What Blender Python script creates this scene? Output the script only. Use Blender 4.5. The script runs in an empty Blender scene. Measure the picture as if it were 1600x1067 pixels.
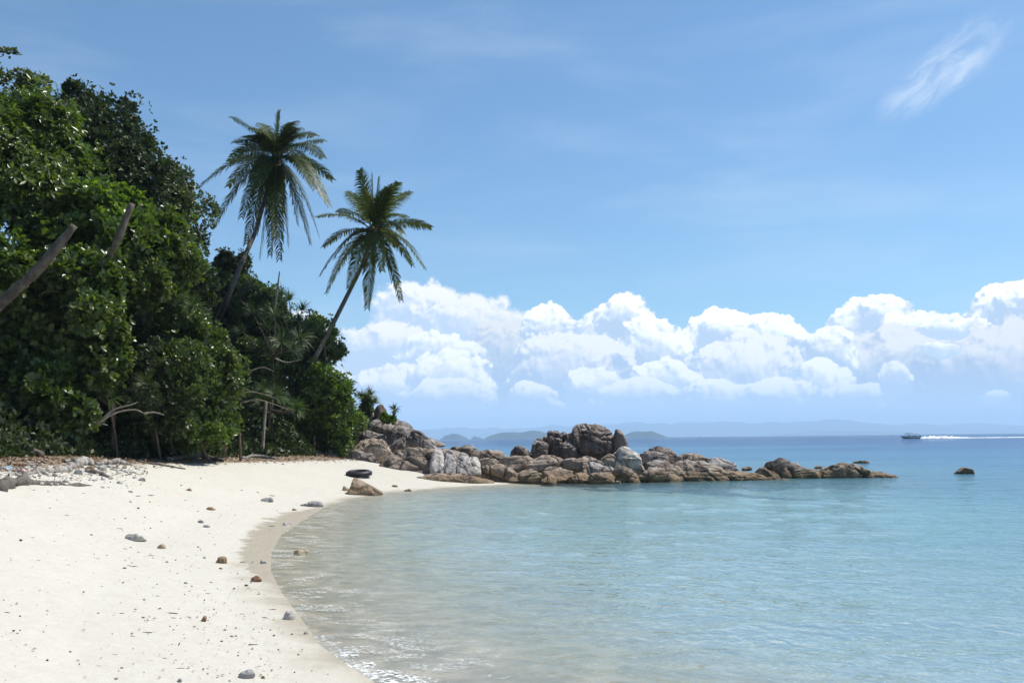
import bpy, math, random
import numpy as np
from mathutils import Matrix, Vector

random.seed(7)
HAZE = True
S = bpy.context.scene
COL = S.collection
R = math.radians

# ------------------------------------------------------------------ camera
F = 1500.0                 # focal length in photo pixels (photo 1600 wide)
CAMZ = 1.8
PITCH = math.atan(151.5 / F)
ROLL = -0.0108
cam_d = bpy.data.cameras.new('camera')
cam_d.sensor_fit = 'HORIZONTAL'
cam_d.sensor_width = 36.0
cam_d.lens = 36.0 * F / 1600.0
cam_d.clip_start = 0.1
cam_d.clip_end = 60000.0
cam = bpy.data.objects.new('camera', cam_d)
COL.objects.link(cam)
CM = Matrix.Translation((0, 0, CAMZ)) @ Matrix.Rotation(math.pi / 2 + PITCH, 4, 'X') @ Matrix.Rotation(ROLL, 4, 'Z')
cam.matrix_world = CM
S.camera = cam
CR = np.array(CM.to_3x3())

def ray(u, v):
    d = CR @ np.array([(u - 800.0) / F, -(v - 533.5) / F, -1.0])
    return d
def P(u, v, Y):            # point seen at photo pixel (u, v), Y metres away
    d = ray(u, v)
    return np.array([0, 0, CAMZ]) + d * (Y / d[1])
def G(u, v, z=0.0):        # point seen at pixel (u, v) on the level z
    d = ray(u, v)
    return np.array([0, 0, CAMZ]) + d * ((z - CAMZ) / d[2])

# ------------------------------------------------------------------ light
SUN_AZ = R(64)             # from +Y (away from the viewer) towards +X (right)
SUN_EL = R(58)
world = bpy.data.worlds.new('World')
S.world = world
world.use_nodes = True
SKY_STRENGTH = 0.10
sun_d = bpy.data.lights.new('sun', 'SUN')
sun_d.energy = 4.6
sun_d.angle = R(0.53)
sun_d.color = (1.0, 0.955, 0.88)
sun = bpy.data.objects.new('sun', sun_d)
COL.objects.link(sun)
sd = Vector((math.sin(SUN_AZ) * math.cos(SUN_EL), math.cos(SUN_AZ) * math.cos(SUN_EL), math.sin(SUN_EL)))
sun.rotation_euler = sd.to_track_quat('Z', 'Y').to_euler()
S.view_settings.view_transform = 'Standard'
S.view_settings.look = 'None'
S.view_settings.exposure = 0.32
S.view_settings.gamma = 1.0
S.view_settings.use_curve_mapping = False
S.cycles.use_denoising = True
S.cycles.denoiser = 'OPENIMAGEDENOISE'
S.cycles.denoising_input_passes = 'RGB_ALBEDO_NORMAL'
S.cycles.max_bounces = 7
S.cycles.transparent_max_bounces = 12
S.cycles.diffuse_bounces = 3
S.cycles.glossy_bounces = 3
S.cycles.transmission_bounces = 4
S.cycles.volume_bounces = 1
S.cycles.sample_clamp_indirect = 6.0
S.cycles.caustics_reflective = False
S.cycles.caustics_refractive = False

# ------------------------------------------------------------------ node helpers
class NT:
    def __init__(s, tree):
        s.t = tree; s.n = tree.nodes; s.l = tree.links
    def set(s, sock, val):
        if isinstance(val, bpy.types.NodeSocket): s.l.new(val, sock)
        elif val is not None:
            if hasattr(sock, 'default_value'):
                try: sock.default_value = val
                except TypeError: sock.default_value = (*val, 1.0)
                except ValueError: sock.default_value = (*val, 1.0)
    def m(s, op, a, b=None, c=None, clamp=False):
        n = s.n.new('ShaderNodeMath'); n.operation = op; n.use_clamp = clamp
        for i, x in enumerate((a, b, c)): s.set(n.inputs[i], x)
        return n.outputs[0]
    def v(s, op, a, b=None, c=None):
        n = s.n.new('ShaderNodeVectorMath'); n.operation = op
        for i, x in enumerate((a, b, c)):
            if x is not None: s.set(n.inputs[i], x)
        return n.outputs['Value'] if op in ('DOT_PRODUCT', 'LENGTH', 'DISTANCE') else n.outputs[0]
    def scale(s, a, k):
        n = s.n.new('ShaderNodeVectorMath'); n.operation = 'SCALE'
        s.set(n.inputs[0], a); s.set(n.inputs['Scale'], k); return n.outputs[0]
    def mix(s, f, a, b):
        n = s.n.new('ShaderNodeMix'); n.data_type = 'RGBA'; n.clamp_factor = True
        s.set(n.inputs[0], f); s.set(n.inputs[6], a); s.set(n.inputs[7], b)
        return n.outputs[2]
    def mul(s, a, b):
        n = s.n.new('ShaderNodeMix'); n.data_type = 'RGBA'; n.blend_type = 'MULTIPLY'
        n.inputs[0].default_value = 1.0; s.set(n.inputs[6], a); s.set(n.inputs[7], b)
        return n.outputs[2]
    def noise(s, vec, scale, detail=4, rough=0.55, dist=0.0, dim='3D', out=0):
        n = s.n.new('ShaderNodeTexNoise'); n.noise_dimensions = dim
        s.set(n.inputs['Vector'], vec); n.inputs['Scale'].default_value = scale
        n.inputs['Detail'].default_value = detail; n.inputs['Roughness'].default_value = rough
        n.inputs['Distortion'].default_value = dist
        return n.outputs[out]
    def voro(s, vec, scale, feature='F1', out=0, rand=1.0):
        n = s.n.new('ShaderNodeTexVoronoi'); n.feature = feature
        s.set(n.inputs['Vector'], vec); n.inputs['Scale'].default_value = scale
        n.inputs['Randomness'].default_value = rand
        return n.outputs[out]
    def step(s, x, a, b, lo=0.0, hi=1.0):
        n = s.n.new('ShaderNodeMapRange'); n.interpolation_type = 'SMOOTHSTEP'
        s.set(n.inputs['Value'], x); s.set(n.inputs['From Min'], a); s.set(n.inputs['From Max'], b)
        n.inputs['To Min'].default_value = lo; n.inputs['To Max'].default_value = hi
        return n.outputs[0]
    def ramp(s, x, stops, interp='LINEAR'):
        n = s.n.new('ShaderNodeValToRGB'); e = n.color_ramp.elements; n.color_ramp.interpolation = interp
        while len(e) < len(stops): e.new(0.5)
        for i, (p, c) in enumerate(stops): e[i].position = p; e[i].color = (*c, 1.0)
        s.set(n.inputs[0], x); return n.outputs[0]
    def sep(s, v):
        n = s.n.new('ShaderNodeSeparateXYZ'); s.set(n.inputs[0], v); return n.outputs
    def comb(s, x=0.0, y=0.0, z=0.0):
        n = s.n.new('ShaderNodeCombineXYZ')
        for i, q in enumerate((x, y, z)): s.set(n.inputs[i], q)
        return n.outputs[0]
    def bump(s, h, strength, dist, normal=None):
        n = s.n.new('ShaderNodeBump'); s.set(n.inputs['Height'], h)
        s.set(n.inputs['Strength'], strength); n.inputs['Distance'].default_value = dist
        if normal is not None: s.set(n.inputs['Normal'], normal)
        return n.outputs[0]
    def attr(s, name, out='Fac'):
        n = s.n.new('ShaderNodeAttribute'); n.attribute_name = name; return n.outputs[out]
    def geo(s, out): return s.n.new('ShaderNodeNewGeometry').outputs[out]
    def new(s, typ, **kw):
        n = s.n.new(typ)
        for k, x in kw.items(): s.set(n.inputs[k.replace('_', ' ')], x)
        return n

def new_mat(name):
    m = bpy.data.materials.new(name); m.use_nodes = True
    m.node_tree.nodes.clear()
    t = NT(m.node_tree); t.mat = m
    t.out = m.node_tree.nodes.new('ShaderNodeOutputMaterial')
    return t
def surf(t, shader):
    t.l.new(shader, t.out.inputs['Surface']); return t.mat
def principled(t, color, rough=0.6, normal=None, spec=None, metal=0.0):
    b = t.n.new('ShaderNodeBsdfPrincipled')
    t.set(b.inputs['Base Color'], color); t.set(b.inputs['Roughness'], rough)
    if normal is not None: t.set(b.inputs['Normal'], normal)
    if spec is not None: t.set(b.inputs['Specular IOR Level'], spec)
    b.inputs['Metallic'].default_value = metal
    return b.outputs[0]

# ------------------------------------------------------------------ sky with clouds
def build_sky():
    t = NT(world.node_tree); t.n.clear()
    out = t.n.new('ShaderNodeOutputWorld')
    sky = t.n.new('ShaderNodeTexSky'); sky.sky_type = 'NISHITA'
    sky.sun_disc = False; sky.sun_elevation = SUN_EL; sky.sun_rotation = SUN_AZ
    sky.air_density = 1.0; sky.dust_density = 0.6; sky.ozone_density = 1.6; sky.altitude = 0
    skyc = t.mul(sky.outputs[0], (0.74, 0.975, 1.10, 1))
    d = t.n.new('ShaderNodeTexCoord').outputs['Generated']
    d = t.v('NORMALIZE', d)
    x, y, z = t.sep(d)[0:3]
    az = t.m('ARCTAN2', x, y); el = t.m('ARCSINE', z)
    p = t.comb(az, el, 0.0)
    def ae(u, v):
        r = ray(u, v); r = r / np.linalg.norm(r)
        return math.atan2(r[0], r[1]), math.asin(r[2])
    # thin high cirrus veil, streaked, and the one wisp of the upper right
    pc = t.v('MULTIPLY', p, (2.0, 9.0, 1.0))
    rot = t.n.new('ShaderNodeMapping'); rot.inputs['Rotation'].default_value = (0, 0, R(-9)); t.l.new(pc, rot.inputs[0])
    veil = t.step(t.noise(rot.outputs[0], 1.6, 5, 0.55, 0.4), 0.42, 0.80)
    wa, we = ae(1478, 105)
    q = t.v('SUBTRACT', p, (wa, we, 0.0))
    r2 = t.n.new('ShaderNodeMapping'); r2.inputs['Rotation'].default_value = (0, 0, R(-31)); t.l.new(q, r2.inputs[0])
    q2 = t.v('ADD', r2.outputs[0], t.scale(t.v('SUBTRACT', t.noise(p, 14, 4, 0.6, out=1), (0.5, 0.5, 0.5)), 0.030))
    q3 = t.v('MULTIPLY', q2, (1 / 0.072, 1 / 0.026, 0.0))
    wm = t.step(t.v('DOT_PRODUCT', q3, q3), 1.4, -0.1)
    wn = t.step(t.noise(t.v('MULTIPLY', q2, (4.5, 16.0, 1.0)), 3.2, 8, 0.66, 0.7), 0.26, 0.82)
    wisp = t.m('MULTIPLY', wm, wn)
    ci = t.m('MAXIMUM', t.m('MULTIPLY', veil, t.step(el, 0.02, 0.2, 0.25, 0.16)), t.m('MULTIPLY', wisp, 0.68))
    K = 1.0 / SKY_STRENGTH
    # soft brightening of the low marine air
    skyc = t.mix(ci, skyc, (0.80 * K, 0.87 * K, 0.95 * K, 1))
    bgA = t.new('ShaderNodeBackground', Color=skyc, Strength=SKY_STRENGTH)
    # ---- cumulus bank
    sc = t.scale
    warp1 = t.v('SUBTRACT', t.noise(p, 11, 2, 0.5, out=1), (0.5, 0.5, 0.5))
    def billow(vec, scl):      # rounded cauliflower lumps
        a = t.voro(vec, scl, 'SMOOTH_F1')
        b = t.voro(vec, scl * 2.3, 'SMOOTH_F1')
        c = t.voro(vec, scl * 5.1, 'F1')
        e = t.m('ADD', t.m('MULTIPLY', a, 0.55), t.m('ADD', t.m('MULTIPLY', b, 0.30), t.m('MULTIPLY', c, 0.15)))
        return t.m('SUBTRACT', 0.52, e)        # high in lump centres
    pw = t.v('ADD', p, sc(warp1, 0.034))
    nz = t.v('SUBTRACT', t.noise(p, 90, 5, 0.6, out=1), (0.5, 0.5, 0.5))
    pw2 = t.v('ADD', pw, sc(nz, 0.010))
    B0 = billow(pw2, 37)
    B1 = billow(t.v('ADD', pw2, (0.0036, 0.0055, 0)), 37)
    relief = t.m('SUBTRACT', B0, B1)
    fine = t.noise(p, 75, 6, 0.65)
    acc = t.mix(t.step(el, R(7.0), R(1.0), 0, .8), skyc, (0.42 * K, 0.62 * K, 0.86 * K, 1))
    lit = (1.02 * K, 1.03 * K, 1.05 * K, 1)
    blobs = [  # back to front: centre and radii in photo pixels, softness, light of the lit and of the shaded side
        (300, 540, 200, 90, .35, .90, .30), (60, 520, 190, 100, .35, .9, .3), (-250, 520, 260, 110, .3, .9, .3), (-700, 540, 330, 110, .3, .9, .3),
        (1850, 520, 220, 105, .3, 1, .3), (2300, 530, 330, 120, .3, 1, .3), (2900, 540, 400, 110, .3, 1, .3), (-1300, 540, 420, 110, .3, .9, .3),
        (660, 500, 95, 66, .6, .86, .62), (735, 520, 125, 66, .6, .84, .62), (560, 590, 95, 72, .6, .80, .50),
        (600, 548, 80, 42, .45, .85, .6), (970, 520, 62, 62, .3, .92, .60), (930, 535, 60, 55, .4, .90, .62),
        (790, 570, 85, 85, .6, .74, .34), (490, 612, 90, 42, .5, .80, .42), (860, 520, 46, 52, .18, 1.0, .48), (690, 560, 70, 42, .25, .92, .62), (1105, 545, 60, 54, .2, 1.0, .5),
        (965, 505, 48, 44, .14, 1.05, .50), (1020, 560, 72, 66, .18, 1.0, .45), (890, 590, 100, 82, .25, .85, .38),
        (1200, 545, 68, 52, .16, 1.02, .50), (1130, 528, 46, 42, .14, 1.05, .55),
        (1355, 520, 54, 46, .16, 1.04, .5), (1385, 500, 44, 40, .14, 1.06, .55), (1435, 530, 72, 46, .16, 1.0, .45),
        (1160, 595, 110, 68, .2, .88, .42), (1575, 500, 62, 50, .14, 1.06, .5), (1650, 495, 80, 60, .14, 1.06, .5), (1515, 535, 52, 36, .2, 1.0, .5),
        (1410, 590, 150, 74, .25, .80, .32), (1570, 590, 130, 84, .3, .78, .30),
        (620, 610, 80, 44, .3, .90, .52), (705, 600, 70, 55, .22, .95, .52), (700, 622, 80, 30, .3, .88, .5),
        (1040, 605, 62, 46, .18, .98, .5), (930, 612, 52, 40, .2, .95, .5), (830, 622, 48, 28, .25, .92, .5), (985, 622, 76, 28, .25, .92, .52),
        (1130, 622, 70, 36, .2, .96, .5), (1300, 560, 40, 46, .25, .98, .45), (1285, 605, 48, 40, .2, .97, .5), (1215, 618, 70, 32, .2, .95, .52),
        (1340, 620, 70, 22, .25, .92, .5), (1400, 600, 26, 28, .3, .9, .5), (1470, 520, 42, 16, .3, 1.04, .7), (1470, 550, 32, 12, .35, 1.0, .7),
        (1560, 622, 24, 10, .5, .92, .7),
    ]
    sinr = lambda k: ((math.sin(k * 12.9898) * 43758.5453) % 1.0)
    nB = t.m('MULTIPLY', B0, 1.35)
    nB = t.m('ADD', nB, t.m('MULTIPLY', t.m('SUBTRACT', fine, 0.5), 0.55))
    lightN = t.m('ADD', t.m('MULTIPLY', relief, 3.7), t.m('MULTIPLY', t.m('SUBTRACT', fine, 0.5), 0.5))
    for k, (u, v_, ru, rv, soft, Lh, Ls) in enumerate(blobs):
        a0, e0 = ae(u, v_)
        ia, ie = F / ru, F / rv
        src = pw
        n = t.n.new('ShaderNodeVectorMath'); n.operation = 'MULTIPLY_ADD'
        t.set(n.inputs[0], src); n.inputs[1].default_value = (ia, ie, 0); n.inputs[2].default_value = (-a0 * ia, -e0 * ie, 0)
        q = n.outputs[0]
        h = t.m('SUBTRACT', 1.0, t.v('DOT_PRODUCT', q, q))
        hh = t.m('ADD', h, nB)
        al = t.step(hh, 0.10, 0.10 + soft * .55)
        # lit on the side towards the sun, falling to blue shade down the body
        ln = t.m('MULTIPLY', lightN, t.m('SUBTRACT', 1.25, h, clamp=True))
        lt = t.m('ADD', t.v('DOT_PRODUCT', q, (0.22, 0.95, 0.0)), ln)
        lt = t.step(lt, -0.18, 0.72)
        c = t.mix(lt, (0.47 * K * (0.6 + Ls * .7), 0.63 * K * (0.6 + Ls * .6), 0.82 * K * (.65 + Ls * .5), 1), (Lh * K * 1.02, Lh * K * 1.03, Lh * K * 1.03, 1))
        acc = t.mix(al, acc, c)
    # the air in front of the bank thickens towards the sea
    hz = t.step(el, R(3.6), R(0.4))
    hz = t.m('MULTIPLY', hz, 0.75)
    acc = t.mix(hz, acc, (0.46 * K, 0.635 * K, 0.82 * K, 1))
    bgB = t.new('ShaderNodeBackground', Color=acc, Strength=SKY_STRENGTH)
    band = t.m('MULTIPLY', t.m('GREATER_THAN', el, -0.02), t.m('LESS_THAN', el, 0.205))
    mx = t.n.new('ShaderNodeMixShader'); t.l.new(band, mx.inputs[0])
    t.l.new(bgA.outputs[0], mx.inputs[1]); t.l.new(bgB.outputs[0], mx.inputs[2])
    t.l.new(mx.outputs[0], out.inputs[0])
    world.cycles.sampling_method = 'MANUAL'; world.cycles.sample_map_resolution = 512
build_sky()

# ------------------------------------------------------------------ numpy noise
def _hash(ix, iy, iz, seed):
    n = (ix * 374761393 + iy * 668265263 + iz * 2147483647 + seed * 1274126177) & 0xFFFFFFFF
    n = ((n ^ (n >> 13)) * 1274126177) & 0xFFFFFFFF
    n = n ^ (n >> 16)
    return (n & 0xFFFF) / 32767.5 - 1.0
def vnoise(p, seed=0):
    p = np.asarray(p, float)
    i = np.floor(p).astype(np.int64); f = p - i; f = f * f * f * (f * (f * 6 - 15) + 10)
    r = 0
    for dx in (0, 1):
        for dy in (0, 1):
            for dz in (0, 1):
                w = (f[:, 0] if dx else 1 - f[:, 0]) * (f[:, 1] if dy else 1 - f[:, 1]) * (f[:, 2] if dz else 1 - f[:, 2])
                r = r + w * _hash(i[:, 0] + dx, i[:, 1] + dy, i[:, 2] + dz, seed)
    return r
def fbm(p, octv=4, seed=0, gain=0.5):
    r = 0; a = 1.0; p = np.asarray(p, float)
    for o in range(octv):
        r = r + a * vnoise(p * 2 ** o + o * 17.3, seed + o); a *= gain
    return r

# ------------------------------------------------------------------ object helpers
def make_mesh(name, verts, faces, mats, smooth=True, mat_idx=None, attrs=None):
    verts = np.asarray(verts, np.float32)
    me = bpy.data.meshes.new(name)
    if isinstance(faces, np.ndarray):
        nf, k = faces.shape
        me.vertices.add(len(verts)); me.vertices.foreach_set('co', verts.ravel())
        me.loops.add(nf * k); me.loops.foreach_set('vertex_index', faces.astype(np.int32).ravel())
        me.polygons.add(nf); me.polygons.foreach_set('loop_start', np.arange(0, nf * k, k, dtype=np.int32))
    else:
        me.from_pydata(verts.tolist(), [], faces)
    if smooth: me.polygons.foreach_set('use_smooth', np.ones(len(me.polygons), bool))
    for m in (mats if isinstance(mats, (list, tuple)) else [mats]): me.materials.append(m)
    if mat_idx is not None: me.polygons.foreach_set('material_index', np.asarray(mat_idx, np.int32))
    me.update(calc_edges=True)
    if attrs:
        for k, a in attrs.items():
            at = me.attributes.new(k, 'FLOAT', 'POINT'); at.data.foreach_set('value', np.asarray(a, np.float32))
    return me
def link(name, me, parent=None, loc=None):
    o = bpy.data.objects.new(name, me); COL.objects.link(o)
    if parent is not None: o.parent = parent
    if loc is not None: o.location = loc
    return o
def tag(o, label=None, cat=None, group=None, kind=None):
    if label: o['label'] = label
    if cat: o['category'] = cat
    if group: o['group'] = group
    if kind: o['kind'] = kind
    return o
def thing(name, loc, label, cat, group=None):
    return tag(link(name, None, loc=tuple(loc)), label, cat, group)
def part(name, verts, faces, mat, parent, smooth=True, **k):   # verts in world space
    o0 = np.array(parent.location) if parent is not None else 0
    q = parent
    while q is not None and q.parent is not None:
        q = q.parent; o0 = o0 + np.array(q.location)
    return link(name, make_mesh(name, np.asarray(verts) - o0, faces, mat, smooth, **k), parent)

def tube(path, radii, nseg=8, lump=0.0, seed=0, cap=True):
    path = np.asarray(path, float); n = len(path)
    radii = np.full(n, radii) if np.isscalar(radii) else np.interp(np.linspace(0, 1, n), np.linspace(0, 1, len(radii)), radii)
    tang = np.gradient(path, axis=0); tang /= np.linalg.norm(tang, axis=1)[:, None] + 1e-9
    up = np.array([0, 0, 1.0]) if abs(tang[0][2]) < 0.9 else np.array([1.0, 0, 0])
    V = []
    a = np.cross(tang[0], up); a /= np.linalg.norm(a)
    for i in range(n):
        a = a - tang[i] * np.dot(a, tang[i]); a /= np.linalg.norm(a); b = np.cross(tang[i], a)
        th = np.linspace(0, 2 * math.pi, nseg, endpoint=False)
        V.append(path[i] + radii[i] * (np.cos(th)[:, None] * a + np.sin(th)[:, None] * b))
    V = np.concatenate(V)
    if lump:
        c = np.repeat(path, nseg, axis=0)
        V = c + (V - c) * (1 + lump * fbm(V * (1.2 / radii.max()) * .35 + seed * 3.1, 3, seed))[:, None]
    Fc = []
    for i in range(n - 1):
        for j in range(nseg):
            k = (j + 1) % nseg
            Fc.append((i * nseg + j, i * nseg + k, (i + 1) * nseg + k, (i + 1) * nseg + j))
    Fc = np.array(Fc)
    if cap:   # close the ends with a centre point, as degenerate quads
        V = np.concatenate([V, path[:1], path[-1:]]); c0 = n * nseg; e = []
        for j in range(0, nseg, 2):
            k = (j + 1) % nseg; l = (j + 2) % nseg
            e.append((c0, l, k, j)); b0 = (n - 1) * nseg; e.append((c0 + 1, b0 + j, b0 + k, b0 + l))
        Fc = np.concatenate([Fc, np.array(e)])
    return V, Fc
def curve(pts, n=12):      # smooth Catmull-Rom through points
    pts = np.asarray(pts, float)
    if len(pts) == 2: return pts[0] + (pts[1] - pts[0]) * np.linspace(0, 1, n)[:, None]
    q = np.concatenate([[2 * pts[0] - pts[1]], pts, [2 * pts[-1] - pts[-2]]])
    out = []
    for s in np.linspace(0, len(pts) - 1 - 1e-6, n):
        i = int(s); f = s - i; a, b, c, d = q[i:i + 4]
        out.append(0.5 * (2 * b + (c - a) * f + (2 * a - 5 * b + 4 * c - d) * f ** 2 + (3 * b - a - 3 * c + d) * f ** 3))
    return np.array(out)
def join(parts):
    V = []; Fs = []; o = 0
    for v, f in parts: V.append(v); Fs.append(f + o); o += len(v)
    return np.concatenate(V), np.concatenate(Fs)

_ico = {}
def ico(sub):
    if sub not in _ico:
        import bmesh
        bm = bmesh.new(); bmesh.ops.create_icosphere(bm, subdivisions=sub, radius=1.0)
        v = np.array([x.co[:] for x in bm.verts]); f = np.array([[q.index for q in x.verts] for x in bm.faces])
        bm.free(); _ico[sub] = (v / np.linalg.norm(v, axis=1)[:, None], f)
    return _ico[sub]

# ------------------------------------------------------------------ the lie of the land
_shore_px = [(690, 1110), (600, 1075), (545, 1040), (500, 1008), (466, 960), (440, 925), (424, 893), (424, 862), (440, 835), (470, 815),
             (512, 790), (550, 778), (600, 770), (675, 763), (740, 759)]
SHORE = np.array([[60, -90], [22, -30], [7, -6], [2.6, 0.5], [0.6, 3.8]] + [list(G(u, v, 0)[:2]) for u, v in _shore_px] +
                 [[0.0, 38.5], [-1.0, 44.0], [-3.0, 52.0], [-5.5, 62.0], [-12.0, 80.0], [-30.0, 130.0], [-90.0, 260.0], [-400.0, 700.0]])
_poly = np.concatenate([SHORE, [[-3000, 900], [-3000, -500], [100, -300]]])

def shore_dist(x, y):      # signed distance, positive on land
    x = np.asarray(x, float); y = np.asarray(y, float)
    best = np.full(x.shape, 1e9)
    for (ax, ay), (bx, by) in zip(SHORE[:-1], SHORE[1:]):
        dx, dy = bx - ax, by - ay
        t = np.clip(((x - ax) * dx + (y - ay) * dy) / (dx * dx + dy * dy), 0, 1)
        best = np.minimum(best, (x - ax - t * dx) ** 2 + (y - ay - t * dy) ** 2)
    best = np.sqrt(best)
    ins = np.zeros(x.shape, bool)
    q = _poly
    for (ax, ay), (bx, by) in zip(q, np.roll(q, -1, axis=0)):
        c = (ay > y) != (by > y)
        with np.errstate(divide='ignore', invalid='ignore'):
            ins ^= c & (x < (bx - ax) * (y - ay) / (by - ay + 1e-12) + ax)
    return np.where(ins, best, -best)

def lumps(x, y):
    x = np.asarray(x, float); y = np.asarray(y, float)
    return fbm(np.stack([x * 0.35, y * 0.35, 0 * x + 3.3], -1), 3, 5)
def z_sand(x, y, s=None):
    x = np.asarray(x, float); y = np.asarray(y, float)
    if s is None: s = shore_dist(x, y)
    land = np.interp(s, [0, 0.6, 2, 6, 10, 16, 40, 400], [0, 0.035, 0.24, 0.90, 1.42, 1.75, 2.2, 4])
    l2 = np.interp(s, [0, 0.6, 2, 4.5, 7, 9, 16, 40, 400], [0, 0.035, 0.24, 0.80, 1.36, 1.60, 1.9, 2.4, 4])
    k = np.clip((38 - y) / 12, 0, 1); land = land * (1 - k) + l2 * k
    sea = -np.interp(-s, [0, 1.2, 4, 12, 30, 70, 200, 2000], [0, 0.07, 0.30, 0.85, 2.0, 4.2, 9, 30])
    z = np.where(s > 0, land, sea)
    w = np.clip(np.abs(s) / 3, 0, 1)
    return z + w * 0.035 * lumps(x, y)
def z_hill(x, y, s=None):
    x = np.asarray(x, float); y = np.asarray(y, float)
    if s is None: s = shore_dist(x, y)
    r = np.interp(s, [-1, 7.8, 9.5, 14, 22, 35, 60, 200], [-0.6, -0.12, 0.25, 2.4, 6.2, 10.5, 15, 22])
    r = r * np.interp(y, [0, 12, 40, 52, 62, 90], [0.75, 1, 1, 0.72, 0.45, .5])
    n = fbm(np.stack([x * 0.22, y * 0.22, 0 * x], -1), 4, 9)
    return z_sand(x, y, s) + r + 0.5 * n * np.clip((s - 9) / 5, 0, 1)
def zs1(x, y): return float(z_sand(np.array([x]), np.array([y]))[0])
def zh1(x, y):
    a = np.array([x]); b = np.array([y]); s = shore_dist(a, b)
    return float(max(z_sand(a, b, s)[0], z_hill(a, b, s)[0] if s[0] > 7.8 else -9))

_YS = 2.5 * (60 / 2.5) ** np.linspace(0, 1, 170)
def on_sand_v(U, V_):      # first hit of the rays of these pixels with the sand
    D = np.array([ray(u, v) for u, v in zip(U, V_)]); out = []
    for i in range(0, len(D), 200):
        d = D[i:i + 200]; K = _YS[None, :] / d[:, 1:2]
        X = d[:, 0:1] * K; Yq = np.repeat(_YS[None], len(d), 0); Zr = CAMZ + d[:, 2:3] * K
        gz = z_sand(X.ravel(), Yq.ravel()).reshape(X.shape); df = Zr - gz
        below = df < 0; j = np.where(below.any(1), below.argmax(1), len(_YS) - 1); j = np.maximum(j, 1); r = np.arange(len(d))
        f = df[r, j - 1] / (df[r, j - 1] - df[r, j] + 1e-9); f = np.clip(f, 0, 1)
        Yh = _YS[j - 1] * (1 - f) + _YS[j] * f; k = Yh / d[:, 1]
        out.append(np.stack([d[:, 0] * k, Yh, CAMZ + d[:, 2] * k], 1))
    return np.concatenate(out)
def on_sand(u, v): return on_sand_v([u], [v])[0]
def polar_grid(r0, r1, nr, a0, a1, na):
    r = r0 * (r1 / r0) ** np.linspace(0, 1, nr); a = np.linspace(a0, a1, na)
    rr, aa = np.meshgrid(r, a, indexing='ij')
    X = (rr * np.sin(aa)).ravel(); Y = (rr * np.cos(aa)).ravel()
    i = np.arange(nr - 1)[:, None] * na + np.arange(na - 1)[None, :]
    Fc = np.stack([i, i + 1, i + na + 1, i + na], -1).reshape(-1, 4)[:, ::-1]
    return X, Y, Fc

# ------------------------------------------------------------------ ground materials
def mat_sand():
    t = new_mat('sand'); p = t.geo('Position'); x, y, z = t.sep(p)[0:3]
    n1 = t.noise(p, 0.6, 5, 0.6); n2 = t.noise(p, 7, 4, 0.6); n3 = t.noise(p, 160, 3, 0.7)
    col = t.mix(n1, (0.54, 0.51, 0.445), (0.595, 0.568, 0.505))
    col = t.mul(col, t.ramp(n3, [(0.25, (0.80, 0.78, 0.74)), (0.6, (1, 1, 1))]))
    col = t.mul(col, t.ramp(n2, [(0.3, (0.93, 0.92, 0.90)), (0.7, (1, 1, 1))]))
    # scattered specks of coral, leaf and shell grit
    pv = t.v('MULTIPLY', p, (1, 1, 0.4))
    sp = t.voro(pv, 22, 'F1'); cid = t.sep(t.voro(pv, 22, 'F1', 1))
    dens = t.step(t.noise(p, 0.45, 4, 0.6), 0.40, 0.68)
    spk = t.m('MULTIPLY', t.m('LESS_THAN', sp, t.m('MULTIPLY', cid[1], 0.24)), t.m('LESS_THAN', cid[0], t.m('MULTIPLY', dens, 0.16)))
    col = t.mix(t.m('MULTIPLY', spk, 0.75), col, t.mix(cid[2], (0.20, 0.16, 0.12), (0.42, 0.35, 0.28)))
    # wet, washed strip
    wn = t.m('ADD', z, t.m('MULTIPLY', t.m('SUBTRACT', t.noise(p, 1.3, 4, 0.6), 0.5), 0.10))
    wet = t.step(wn, 0.035, -0.01)
    pool = t.attr('wetpatch')
    pool = t.step(t.m('ADD', pool, t.m('MULTIPLY', t.m('SUBTRACT', t.noise(p, 2.2, 5, 0.6), 0.5), 0.9)), 0.42, 0.60)
    wet = t.m('MAXIMUM', wet, pool)
    wcol = t.mix(t.noise(p, 3.1, 5, 0.65), (0.36, 0.305, 0.22), (0.46, 0.405, 0.31))
    col2 = t.mix(wet, col, wcol)
    # sea bed: pale sand with darker weed patches far out
    weed = t.step(t.noise(p, 0.085, 4, 0.55, 0.6), 0.50, 0.60)
    weed = t.m('MULTIPLY', weed, t.step(z, -0.9, -1.8))
    bed = t.mix(t.m('MULTIPLY', weed, 0.7), (0.56, 0.54, 0.46), (0.12, 0.15, 0.12))
    col2 = t.mix(t.step(z, -0.03, -0.45), col2, bed)
    litter = t.attr('litter')
    lit = t.step(t.m('ADD', litter, t.m('MULTIPLY', t.m('SUBTRACT', t.noise(p, 2.5, 6, 0.7), 0.5), 0.8)), 0.35, 0.65)
    lc = t.ramp(t.voro(p, 16, 'F1', 1), [(0.2, (0.10, 0.065, 0.04)), (0.5, (0.20, 0.12, 0.07)), (0.8, (0.30, 0.22, 0.15))])
    col2 = t.mix(t.m('MULTIPLY', lit, 0.85), col2, lc)
    h = t.m('ADD', t.m('MULTIPLY', t.noise(p, 3.0, 6, 0.62), 0.6), t.m('MULTIPLY', n3, 0.05))
    nr = t.bump(h, 0.55, 0.10)
    rough = t.m('MULTIPLY_ADD', wet, -0.5, 0.9)
    return surf(t, principled(t, col2, rough, nr, spec=t.m('MULTIPLY_ADD', wet, 0.3, 0.15)))

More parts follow.
